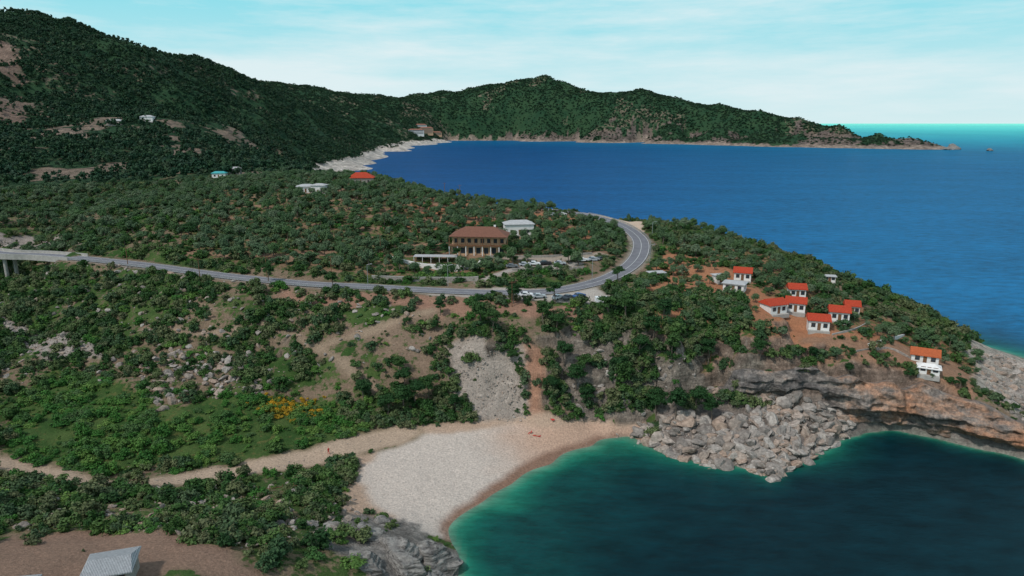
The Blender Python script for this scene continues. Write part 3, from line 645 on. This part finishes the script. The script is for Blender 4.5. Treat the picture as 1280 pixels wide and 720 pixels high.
outcrop([(462,672,4.6,3.0,2.8),(500,688,5.4,3.4,3.8),(540,697,4.6,3.2,4.0),(562,708,2.8,3,3.2),(508,716,5,3.4,4.0),(455,704,3.8,2.6,2.8),(420,664,3.2,1.9,1.9),(535,726,5.0,3.0,4.0),(350,655,1.8,1.2,1.0),(240,655,1.4,1,.7),(300,640,1.3,1,.6),(400,682,2.4,1.6,1.4),(385,655,2.0,1.3,1.1),(480,655,2.2,1.6,1.5)])
outcrop([(1191,187,20,14,20),(1184,187.5,13,10,12),(1237,188.8,10,8,7)],'rocky_islet',3,.05)

# ------------------------------------------------------------ road
M_asph=flatmat('asphalt',(.15,.15,.165),.9,.18,.4); M_line=flatmat('road_paint',(.65,.65,.62),.7,.1,2)
M_conc=flatmat('concrete',(.36,.34,.31),.9,.2,.8); M_metal=flatmat('galvanised_steel',(.38,.40,.41),.5,.1,2,.6)
def ribbon(name,P,o0,o1,dz,m,seg=None,par=None):
    V=[];Fc=[]
    for i,p in enumerate(P):
        t=(P[min(i+1,len(P)-1)]-P[max(i-1,0)]); t.z=0; t.normalize(); nn_=Vector((t.y,-t.x,0))
        V+=[p+nn_*o0+Vector((0,0,dz)),p+nn_*o1+Vector((0,0,dz))]
    for i in range(len(P)-1):
        if seg is None or seg(i): Fc.append((2*i,2*i+1,2*i+3,2*i+2))
    o_=bpy.data.objects.new(name,mkmesh(name,V,Fc,[m])); link(o_); 
    if par: o_.parent=par
    return o_
def empty(name,loc=(0,0,0),rz_=0):
    e=link(bpy.data.objects.new(name,None)); e.location=loc; e.rotation_euler=(0,0,rz_); return e
road=empty('road')
ribbon('asphalt_surface',ROAD,-3.4,3.4,.10,M_asph,par=road)
ribbon('edge_line_1',ROAD,-3.12,-3.0,.106,M_line,par=road); ribbon('edge_line_2',ROAD,3.0,3.12,.106,M_line,par=road)
ribbon('centre_line',ROAD,-.06,.06,.106,M_line,par=road)
def wallrib(name,P,off,th,h,m,par=None,z0=-.3):
    V=[];Fc=[]
    for i,p in enumerate(P):
        t=(P[min(i+1,len(P)-1)]-P[max(i-1,0)]); t.z=0; t.normalize(); nn_=Vector((t.y,-t.x,0))
        for oo,zq in ((off,z0),(off,h),(off+th,h),(off+th,z0)): V.append(p+nn_*oo+Vector((0,0,zq)))
    for i in range(len(P)-1):
        for k in range(3): Fc.append((4*i+k,4*i+k+1,4*i+4+k+1,4*i+4+k))
    Fc+=[(0,1,2,3),tuple(4*(len(P)-1)+k for k in (3,2,1,0))]
    o_=link(bpy.data.objects.new(name,mkmesh(name,V,Fc,[m]))); 
    if par: o_.parent=par
    return o_
def guard(P,off):
    e=empty('guardrail'); o_=wallrib('rail_beam',P,off,.06,.75,M_metal,e,.45)
    V=[];Fc=[];mi=[]
    for i in range(0,len(P),4):
        t=(P[min(i+1,len(P)-1)]-P[max(i-1,0)]); t.z=0;t.normalize(); q=P[i]+Vector((t.y,-t.x,0))*(off+.12); cyl(V,Fc,mi,q-Vector((0,0,.3)),q+Vector((0,0,.7)),.06,.06,6,0)
    o2=link(bpy.data.objects.new('rail_posts',mkmesh('rail_posts',V,Fc,[M_metal]))); o2.parent=e
nR=len(ROAD)
def idx(px): 
    X=S(px,350,28.5)[0]; return int(np.argmin(np.abs(RA[:int(nR*.62),0]-X)))
guard(ROAD[BR0:idx(500)],3.7); guard(ROAD[int(nR*.70):int(nR*.93)],3.7)
br=empty('road_bridge'); BP=ROAD[:BR0+4]
wallrib('deck',BP,-4.4,8.8,.06,M_conc,br,-1.1); wallrib('parapet_1',BP,4.15,.25,1.0,M_conc,br,.065); wallrib('parapet_2',BP,-4.4,.25,1.0,M_conc,br,.065)
V=[];Fc=[];mi=[]
for i in (12,34,56):
    if i<BR0-3:
        p=ROAD[i]
        for dy in (-2.6,2.6): cyl(V,Fc,mi,(p.x,p.y+dy,p.z-15),(p.x,p.y+dy,p.z-1.05),.7,.7,10,0)
o_=link(bpy.data.objects.new('piers',mkmesh('piers',V,Fc,[M_conc]))); o_.parent=br

# ------------------------------------------------------------ buildings
M_white=flatmat('white_render',(.70,.68,.65),.85,.08,1); M_cream=flatmat('ochre_render',(.50,.32,.20),.85,.12,1); M_glass=flatmat('window_glass',(.03,.04,.05),.15,.1,1,0,.6)
M_wood=flatmat('brown_wood',(.16,.08,.04),.7,.2,3); M_stone=flatmat('stone_wall',(.30,.27,.24),.9,.35,1.6); M_grey=flatmat('grey_roof',(.38,.38,.38),.8,.15,1); M_teal=flatmat('teal_roof',(.05,.32,.33),.6,.1,1)
def tilemat(nm,c):
    m,nt,b,o=mat(nm); tc=N(nt,'ShaderNodeTexCoord').outputs['Object']; w=N(nt,'ShaderNodeTexWave'); w.inputs['Scale'].default_value=1.6; w.inputs['Distortion'].default_value=.6; nt.links.new(tc,w.inputs[0])
    nn=noise(nt,2.5,5,.7,tc); f=mth(nt,'MULTIPLY',mrange(nt,w.outputs['Fac'],0,1,.8,1.1),mrange(nt,nn,.3,.7,.75,1.2)); nt.links.new(mixc(nt,1,c,f,'MULTIPLY'),b.inputs['Base Color'])
    bp=N(nt,'ShaderNodeBump'); bp.inputs['Distance'].default_value=.08; nt.links.new(w.outputs['Fac'],bp.inputs['Height']); nt.links.new(bp.outputs[0],b.inputs['Normal']); return m
M_tr=tilemat('red_tiles',(.50,.065,.03)); M_tb=tilemat('brown_tiles',(.24,.11,.075)); M_to=tilemat('orange_tiles',(.52,.13,.05)); M_slate=tilemat('slate_slabs',(.36,.37,.38))
def part(par,name,V,Fc,m):
    o_=link(bpy.data.objects.new(name,mkmesh(name,V,Fc,[m]))); o_.parent=par; return o_
def box(par,name,x0,x1,y0,y1,z0,z1,m):
    V=[(x0,y0,z0),(x1,y0,z0),(x1,y1,z0),(x0,y1,z0),(x0,y0,z1),(x1,y0,z1),(x1,y1,z1),(x0,y1,z1)]
    return part(par,name,V,[(0,3,2,1),(4,5,6,7),(0,1,5,4),(1,2,6,5),(2,3,7,6),(3,0,4,7)],m)
def hip(par,name,x0,x1,y0,y1,z,h,m,ov=.5,ins=None):
    x0-=ov;x1+=ov;y0-=ov;y1+=ov; ins=(y1-y0)/2 if ins is None else ins; ym=(y0+y1)/2
    V=[(x0,y0,z),(x1,y0,z),(x1,y1,z),(x0,y1,z),(x0,y0,z+.18),(x1,y0,z+.18),(x1,y1,z+.18),(x0,y1,z+.18),(x0+ins,ym,z+h),(x1-ins,ym,z+h)]
    return part(par,name,V,[(0,3,2,1),(0,1,5,4),(1,2,6,5),(2,3,7,6),(3,0,4,7),(4,5,9,8),(6,7,8,9),(5,6,9),(7,4,8)],m)
def windows(par,xs,y,z0,z1,w,fr=M_wood):
    for i,x in enumerate(xs):
        box(par,'window_frame_%d'%i,x-w/2-.08,x+w/2+.08,y-.05,y+.01,z0-.08,z1+.08,fr); box(par,'window_%d'%i,x-w/2,x+w/2,y-.07,y-.052,z0,z1,M_glass)
def cottage(name,px,py,w,d,h,rz_,roof,wall=M_white,rh=1.7,ins=0.0,pz=None):
    p=hit(px,py); e=empty(name,(p[0],p[1],p[2]+.05),rz_)
    box(e,'walls',-w/2,w/2,-d/2,d/2,-1.5,h,wall); hip(e,'roof',-w/2,w/2,-d/2,d/2,h+.003,rh,roof,.45,ins)
    if ins==0:
        for s in (-1,1):
            x=s*(w/2); part(e,'gable_%d'%(s+1),[(x,-d/2,h+.19),(x,d/2,h+.19),(x,0,h+rh-.15),(x-s*.1,0,h+rh-.15)],[(0,1,2),(0,2,3)],wall)
    windows(e,[-w*.28,w*.3],-d/2,.9,2.0,1.0); box(e,'door',-.45,.45,-d/2-.06,-d/2+.01,0,2.1,M_wood)
    if d>3: box(e,'side_window',w/2-.01,w/2+.05,-.5,.5,.9,2.0,M_glass)
    box(e,'porch_slab',-w/2-.1,w/2+.1,-d/2-1.2,-d/2-.0,-1.2,-.02,M_conc)
    return e
cottage('white_cottage',966,390,6,5,2.6,.35,M_tr); cottage('white_cottage',994,388,5.5,5,2.6,-.4,M_tr); cottage('white_cottage',995,370,5.0,4.5,2.5,-.2,M_tr)
cottage('white_cottage',1022,410,5.6,5,2.7,-.3,M_tr); cottage('white_cottage',1048,399,5.4,5,2.6,-.35,M_tr); cottage('white_cottage',1064,391,4,4.0,2.5,-.3,M_tr)
cottage('white_cottage',928,349,5.5,5,2.5,-.35,M_tr); cottage('white_cottage',918,363,6.5,5,2.5,-.5,M_grey,rh=.6,ins=1); cottage('white_cottage',898,352,3.5,3,2.2,.3,M_grey,rh=.6,ins=1)
cottage('white_cottage',1155,452,6.5,4.5,2.2,-.5,M_to); cottage('canvas_tent',1160,467,5,3.4,1.6,-.5,M_white,rh=1.0,ins=1.7); cottage('shed',1036,352,4,3,2,-.3,M_grey,rh=.5,ins=1); cottage('shed',820,349,5,3,2.2,.2,M_grey,rh=.5,ins=1)
cottage('stone_hut',141,722,5.6,5.2,2.0,.30,M_slate,M_stone,rh=1.0,ins=.6); cottage('stone_hut',6,756,6,4,2.0,.15,M_slate,M_stone,rh=.9,ins=.6)
cottage('hillside_house',452,229,15,9,3.2,.1,M_tr,M_stone,rh=3.2,ins=5); cottage('hillside_house',383,240,9,7,3,.2,M_grey,rh=1.2,ins=3); cottage('hillside_house',400,242,7,6,4.2,-.1,M_grey,rh=1,ins=2.5)
cottage('hillside_house',275,222,9,6,3,.1,M_teal,rh=1.4,ins=2); cottage('hillside_house',295,218,7,5,4,.1,M_grey,M_stone,rh=1.4,ins=2); cottage('hillside_house',185,152,14,9,5,.1,M_grey,rh=2,ins=4); cottage('hillside_house',145,156,16,9,4,.0,M_grey,M_stone,rh=2,ins=4)
cottage('hillside_house',648,292,12,7,4.2,.15,M_grey,rh=1.6,ins=3)
p=hit(600,316); e=empty('restaurant_building',(p[0],p[1]+3,p[2]),-.10)
box(e,'lower_walls',-10.5,10.5,-5.0,5,-2,3.1,M_cream); box(e,'upper_walls',-10.0,10.0,-3.6,4.6,3.103,6.3,M_cream); hip(e,'roof',-10.0,10.0,-4.8,4.6,6.303,3.2,M_tb,.9,5.5)
box(e,'balcony_slab',-11,11,-6.4,-3.0,3.0,3.18,M_wood)
box(e,'balcony_rail',-11,11,-6.4,-6.32,4.05,4.15,M_wood)
for i in range(23): box(e,'baluster_%d'%i,-11+i,-10.93+i,-6.395,-6.325,3.182,4.048,M_wood)
for i in range(8): box(e,'column_%d'%i,-10.9+i*3.1,-10.6+i*3.1,-6.2,-5.9,-1.5,2.998,M_white); box(e,'post_%d'%i,-10.9+i*3.1,-10.7+i*3.1,-5.55,-5.35,3.182,6.302,M_wood)
windows(e,[-8.5+i*2.45 for i in range(8)],-3.6,3.9,5.4,1.2,M_wood); 
for i in range(7):
    x=-8.7+i*2.9; box(e,'ground_opening_%d'%i,x-.8,x+.8,-5.05,-4.99,.1,2.3,M_glass)
box(e,'chimney',5,5.8,1,1.8,7.5,9.9,M_white)
p=hit(545,328); e=empty('terrace_pergola',(p[0],p[1],p[2]),-.05)
box(e,'roof',-8,8,-2.2,2.2,2.3,2.45,M_grey); 
for i in range(6):
    for s in (-2.1,2.0): box(e,'post_%d'%i,-7.8+i*3.1,-7.65+i*3.1,s,s+.15,-2,2.298,M_white)
def seg_wall(name,pts,h,th,m,cap=None):
    P=catmull([Vector(hit(*q)) for q in pts],1.5); e=empty(name); wallrib('wall_body',P,-th/2,th,h,m,e,-2.5)
    if cap: 
        wallrib('wall_cap',P,-th/2-.06,th+.12,h+.12,cap,e,h+.003)
seg_wall('retaining_wall',[(465,350),(520,352),(580,352),(598,351)],1.4,.5,M_stone,M_conc)
seg_wall('retaining_wall',[(490,326),(530,335),(590,336),(600,331)],1.6,.5,M_white)
seg_wall('retaining_wall',[(610,322),(680,322),(740,318)],.8,.4,M_stone)
seg_wall('retaining_wall',[(640,338),(690,340),(730,335)],.8,.4,M_stone)
P=catmull([Vector(hit(*q)) for q in [(525,350),(560,351),(594,350)]],.5); Pa=np.array([tuple(q) for q in P]); emit('garden_hedge',grn,np.repeat(Pa[:,0],2)+rng.normal(0,.3,len(Pa)*2),np.repeat(Pa[:,1],2)+rng.normal(0,.3,len(Pa)*2),.9,1.5,zs=(1.1,1.5))
seg_wall('garden_wall',[(1085,432),(1110,425),(1130,420)],.6,.3,M_white); seg_wall('garden_wall',[(1070,440),(1110,436),(1140,450)],.5,.25,M_stone); seg_wall('garden_wall',[(1040,420),(1070,412),(1085,404)],.5,.3,M_conc)
for a,b_,w,h in [(520,168,60,16),(533,167,55,22),(545,169,50,12),(526,160,50,12)]:
    p=hit(a,b_); e=empty('resort_building',p,.2); box(e,'block',-w/2,w/2,-10,10,-8,h,M_cream if a%2 else M_white); hip(e,'roof',-w/2,w/2,-10,10,h+.01,5,M_tb,1,10)
    for r_ in range(max(1,int(h/5))): box(e,'window_band_%d'%r_,-w/2+2,w/2-2,-10.3,-9.9,2+r_*5,4+r_*5,M_glass)

# ------------------------------------------------------------ vehicles
M_tyre=flatmat('tyre',(.02,.02,.02),.9,.1,3)
def paint(nm,c): return flatmat(nm,c,.3,.03,1,0,.5)
PC=[paint('car_paint_white',(.7,.7,.7)),paint('car_paint_silver',(.4,.42,.44)),paint('car_paint_black',(.03,.03,.035)),paint('car_paint_blue',(.05,.12,.3)),paint('car_paint_red',(.45,.03,.02)),paint('car_paint_grey',(.15,.16,.17))]
def car(px,py,rz_,pm,van=False,nm='parked_car',L=4.3):
    if van: prof=[(-2.5,.35),(2.5,.35),(2.55,1.1),(1.9,1.3),(1.3,2.35),(-2.45,2.4),(-2.55,1.2)]; win=[(.45,1.4),(1.62,1.4),(1.2,2.1),(.45,2.1)]
    else: prof=[(-2.1,.35),(2.1,.35),(2.15,.75),(1.95,.92),(1.0,1.02),(.35,1.46),(-1.1,1.48),(-1.8,1.05),(-2.1,.98),(-2.15,.6)]; win=[(-1.55,1.04),(.85,1.04),(.28,1.38),(-1.05,1.40)]
    V=[];Fc=[];mi=[]; W_=.88 if not van else 1.0; n_=len(prof)
    for s in (-1,1):
        for x,z in prof: V.append((x,s*W_*(1 if z<1.03 else .86),z))
    Fc.append(tuple(range(n_)));mi.append(0);Fc.append(tuple(range(2*n_-1,n_-1,-1)));mi.append(0)
    for i in range(n_):
        j=(i+1)%n_; gl_=(not van and i in(4,6)) or (van and i==3); Fc.append((i,i+n_,j+n_,j)); mi.append(1 if gl_ else 0)
    for s in (-1,1):
        b0=len(V); 
        for x,z in win: V.append((x,s*(W_*(.94)+.03),z))
        V[b0+2]=(V[b0+2][0],s*(W_*.86+.02),V[b0+2][2]); V[b0+3]=(V[b0+3][0],s*(W_*.86+.02),V[b0+3][2])
        Fc.append((b0,b0+1,b0+2,b0+3)); mi.append(1)
        for x in (-1.35,1.35): cyl(V,Fc,mi,(x,s*(W_-.2),.33),(x,s*(W_+.03),.33),.33,.33,14,2)
    p=hit(px,py); o_=link(bpy.data.objects.new(nm,mkmesh(nm,V,Fc,[pm,M_glass,M_tyre],mi))); o_.location=(p[0],p[1],p[2]+.05); o_.rotation_euler=(0,0,rz_)
    md=o_.modifiers.new('bevel','BEVEL'); md.width=.05; md.segments=2; md.limit_method='ANGLE'
for i,(a,b_,r_,k_) in enumerate([(658,371,.1,0),(674,373,.2,1),(697,374,.9,0),(710,374,1.0,5),(724,372,.7,3),(640,335,.1,5),(656,333,.1,1),(668,332,.1,0),(682,331,.1,2),(700,331,.0,1),(728,327,.3,0),(742,326,.3,1),(812,287,1.2,0),(692,270,.2,1),(703,269,.2,0),(680,262,.2,2),(752,325,.4,5)]): car(a,b_,r_,PC[k_])
car(754,381,.1,PC[0],True,'white_van')
# ------------------------------------------------------------ poles, fence
def pole(px,py,h,nm='utility_pole',arm=True):
    V=[];Fc=[];mi=[]; cyl(V,Fc,mi,(0,0,-.5),(0,0,h),.15,.09,8,0)
    if arm: cyl(V,Fc,mi,(-.9,0,h-.5),(.9,0,h-.5),.06,.06,6,0); cyl(V,Fc,mi,(-.8,0,h-.45),(-.8,0,h-.15),.05,.05,6,0); cyl(V,Fc,mi,(.8,0,h-.45),(.8,0,h-.15),.05,.05,6,0)
    p=hit(px,py); o_=link(bpy.data.objects.new(nm,mkmesh(nm,V,Fc,[M_wood if arm else M_metal]))); o_.location=p
for a,b_,h in [(415,352,9),(334,348,8),(585,330,8),(476,318,8),(556,250,9),(575,252,9),(640,384,8),(250,348,7),(160,332,7),(888,452,6)]: pole(a,b_,h)
def lamp(px,py,h):
    V=[];Fc=[];mi=[]; cyl(V,Fc,mi,(0,0,-.3),(0,0,h),.09,.06,8,0); cyl(V,Fc,mi,(0,0,h),(1.2,0,h+.25),.05,.04,6,0); cyl(V,Fc,mi,(1.1,0,h+.22),(1.7,0,h+.25),.12,.08,8,0)
    p=hit(px,py); o_=link(bpy.data.objects.new('street_lamp',mkmesh('street_lamp',V,Fc,[M_metal]))); o_.location=p
for a,b_ in [(812,330),(815,298),(740,352),(460,357),(560,358)]: lamp(a,b_,7)
fe=empty('wooden_fence'); P=catmull([Vector(hit(*q)) for q in [(285,618),(330,616),(372,612)]],1.0); V=[];Fc=[];mi=[]
for i,q in enumerate(P[::2]): cyl(V,Fc,mi,q-Vector((0,0,.3)),q+Vector((0,0,1.5)),.09,.07,6,0)
o_=link(bpy.data.objects.new('posts',mkmesh('posts',V,Fc,[M_wood]))); o_.parent=fe; wallrib('fence_rail',P,0,.05,.95,M_wood,fe,.85)
# ------------------------------------------------------------ people
M_skin=flatmat('skin',(.45,.25,.17),.6,.05,2); M_cloth=[flatmat('cloth_red',(.5,.05,.04),.9,.1,2),flatmat('cloth_dark',(.04,.05,.09),.9,.1,2),flatmat('cloth_blue',(.08,.2,.4),.9,.1,2)]
def person(px,py,rz_,pose,cm,nm='person'):
    if pose=='walk': J={'pel':(0,0,.95),'ch':(0,.03,1.3),'nk':(0,.04,1.5),'hd':(0,.06,1.68),'k1':(-.11,.18,.52),'f1':(-.11,.1,.06),'t1':(-.11,.24,.03),'k2':(.11,-.02,.5),'f2':(.11,-.28,.1),'t2':(.11,-.16,.03),'s1':(-.19,.03,1.43),'e1':(-.25,-.08,1.15),'h1':(-.24,.05,.9),'s2':(.19,.03,1.43),'e2':(.25,.08,1.15),'h2':(.24,.25,.95)}
    elif pose=='sit': J={'pel':(0,0,.14),'ch':(0,-.1,.48),'nk':(0,-.12,.68),'hd':(0,-.08,.86),'k1':(-.12,.42,.45),'f1':(-.12,.75,.07),'t1':(-.12,.9,.04),'k2':(.12,.45,.4),'f2':(.12,.8,.07),'t2':(.12,.95,.04),'s1':(-.19,-.12,.6),'e1':(-.26,.05,.4),'h1':(-.15,.32,.42),'s2':(.19,-.12,.6),'e2':(.26,-.3,.35),'h2':(.28,-.38,.06)}
    else: J={'pel':(0,0,.13),'ch':(0,-.4,.15),'nk':(0,-.6,.15),'hd':(0,-.78,.16),'k1':(-.1,.45,.2),'f1':(-.1,.88,.08),'t1':(-.12,.9,.2),'k2':(.12,.45,.11),'f2':(.12,.88,.08),'t2':(.14,.9,.2),'s1':(-.19,-.52,.13),'e1':(-.34,-.28,.08),'h1':(-.3,-.02,.06),'s2':(.19,-.52,.13),'e2':(.34,-.28,.08),'h2':(.3,-.02,.06)}
    R={'pel':.15,'ch':.15,'nk':.06,'hd':.11,'k1':.065,'f1':.045,'t1':.035,'k2':.065,'f2':.045,'t2':.035,'s1':.07,'e1':.045,'h1':.035,'s2':.07,'e2':.045,'h2':.035}
    ks=list(J); E=[('pel','ch'),('ch','nk'),('nk','hd'),('pel','k1'),('k1','f1'),('f1','t1'),('pel','k2'),('k2','f2'),('f2','t2'),('ch','s1'),('s1','e1'),('e1','h1'),('ch','s2'),('s2','e2'),('e2','h2')]
    me=bpy.data.meshes.new(nm); me.from_pydata([J[k] for k in ks],[(ks.index(a),ks.index(b)) for a,b in E],[]); o_=link(bpy.data.objects.new(nm,me)); me.materials.append(cm)
    md=o_.modifiers.new('skin','SKIN'); 
    for i,k in enumerate(ks): me.skin_vertices[0].data[i].radius=(R[k],R[k]*.8 if k in('pel','ch') else R[k])
    me.skin_vertices[0].data[0].use_root=True
    o_.modifiers.new('sub','SUBSURF').levels=1; p=hit(px,py); o_.location=(p[0],p[1],p[2]+.02); o_.rotation_euler=(0,0,rz_); return o_
person(411,568,.6,'walk',M_cloth[0]); person(664,543,2.0,'sit',M_cloth[0]); person(671,545,1.2,'lie',M_skin); person(708,527,-.5,'walk',M_cloth[1])
def towel(px,py,c,rz_):
    V=[];Fc=[]
    for i in range(9):
        for j in range(5): V.append((-.45+j*.225,-1+i*.25,.03+.02*math.sin(i*1.7+j*2.1)))
    for i in range(8):
        for j in range(4): a=i*5+j; Fc.append((a,a+1,a+6,a+5))
    p=hit(px,py); o_=link(bpy.data.objects.new('beach_towel',mkmesh('beach_towel',V,Fc,[c]))); o_.location=(p[0],p[1],p[2]+.03); o_.rotation_euler=(0,0,rz_)
towel(671,545,M_cloth[0],1.2); towel(690,524,M_cloth[0],.4)

# ------------------------------------------------------------ world, sun, camera
w=bpy.data.worlds.new('World'); sc.world=w; w.use_nodes=True; nt=w.node_tree
for x in list(nt.nodes): nt.nodes.remove(x)
out=N(nt,'ShaderNodeOutputWorld'); bg=N(nt,'ShaderNodeBackground'); nt.links.new(bg.outputs[0],out.inputs[0])
sky=N(nt,'ShaderNodeTexSky',sky_type='NISHITA'); sky.sun_disc=False; EL=math.radians(52); AZ=math.radians(228); sky.sun_elevation=EL; sky.sun_rotation=AZ; sky.air_density=1.0; sky.dust_density=.8; sky.ozone_density=1.5; sky.altitude=80
g=N(nt,'ShaderNodeTexCoord').outputs['Generated']
sp=N(nt,'ShaderNodeSeparateXYZ'); nt.links.new(g,sp.inputs[0]); z_=sp.outputs[2]
low_=mixc(nt,mrange(nt,z_,.0,.17,0,1),(5.5,7.0,7.2),(2.0,6.0,6.9))
up_=mixc(nt,mrange(nt,z_,.17,.55,0,1),low_,sky.outputs[0])
cn=noise(nt,1.5,10,.64,mapped(nt,g,(1.3,1.3,9.5),(0,.04,0))); cf=mrange(nt,cn,.40,.64,0,.85)
cc=mixc(nt,cf,up_,(6.4,7.3,7.5)); nt.links.new(cc,bg.inputs[0]); bg.inputs[1].default_value=.12
sd=Vector((math.sin(AZ)*math.cos(EL),math.cos(AZ)*math.cos(EL),math.sin(EL)))
sl=bpy.data.lights.new('sun','SUN'); sl.energy=2.5; sl.angle=math.radians(5); sl.color=(1,.96,.91); so=link(bpy.data.objects.new('sun',sl)); so.rotation_euler=sd.to_track_quat('Z','Y').to_euler()
cam=bpy.data.cameras.new('camera'); cam.lens=F/1280*36; cam.sensor_width=36; cam.clip_end=200000; cam.clip_start=1; co=link(bpy.data.objects.new('camera',cam)); co.location=(0,0,CH); co.rotation_euler=(math.pi/2-PIT,0,0); sc.camera=co
sc.view_settings.view_transform='Standard'; sc.view_settings.look='None'; sc.view_settings.exposure=0
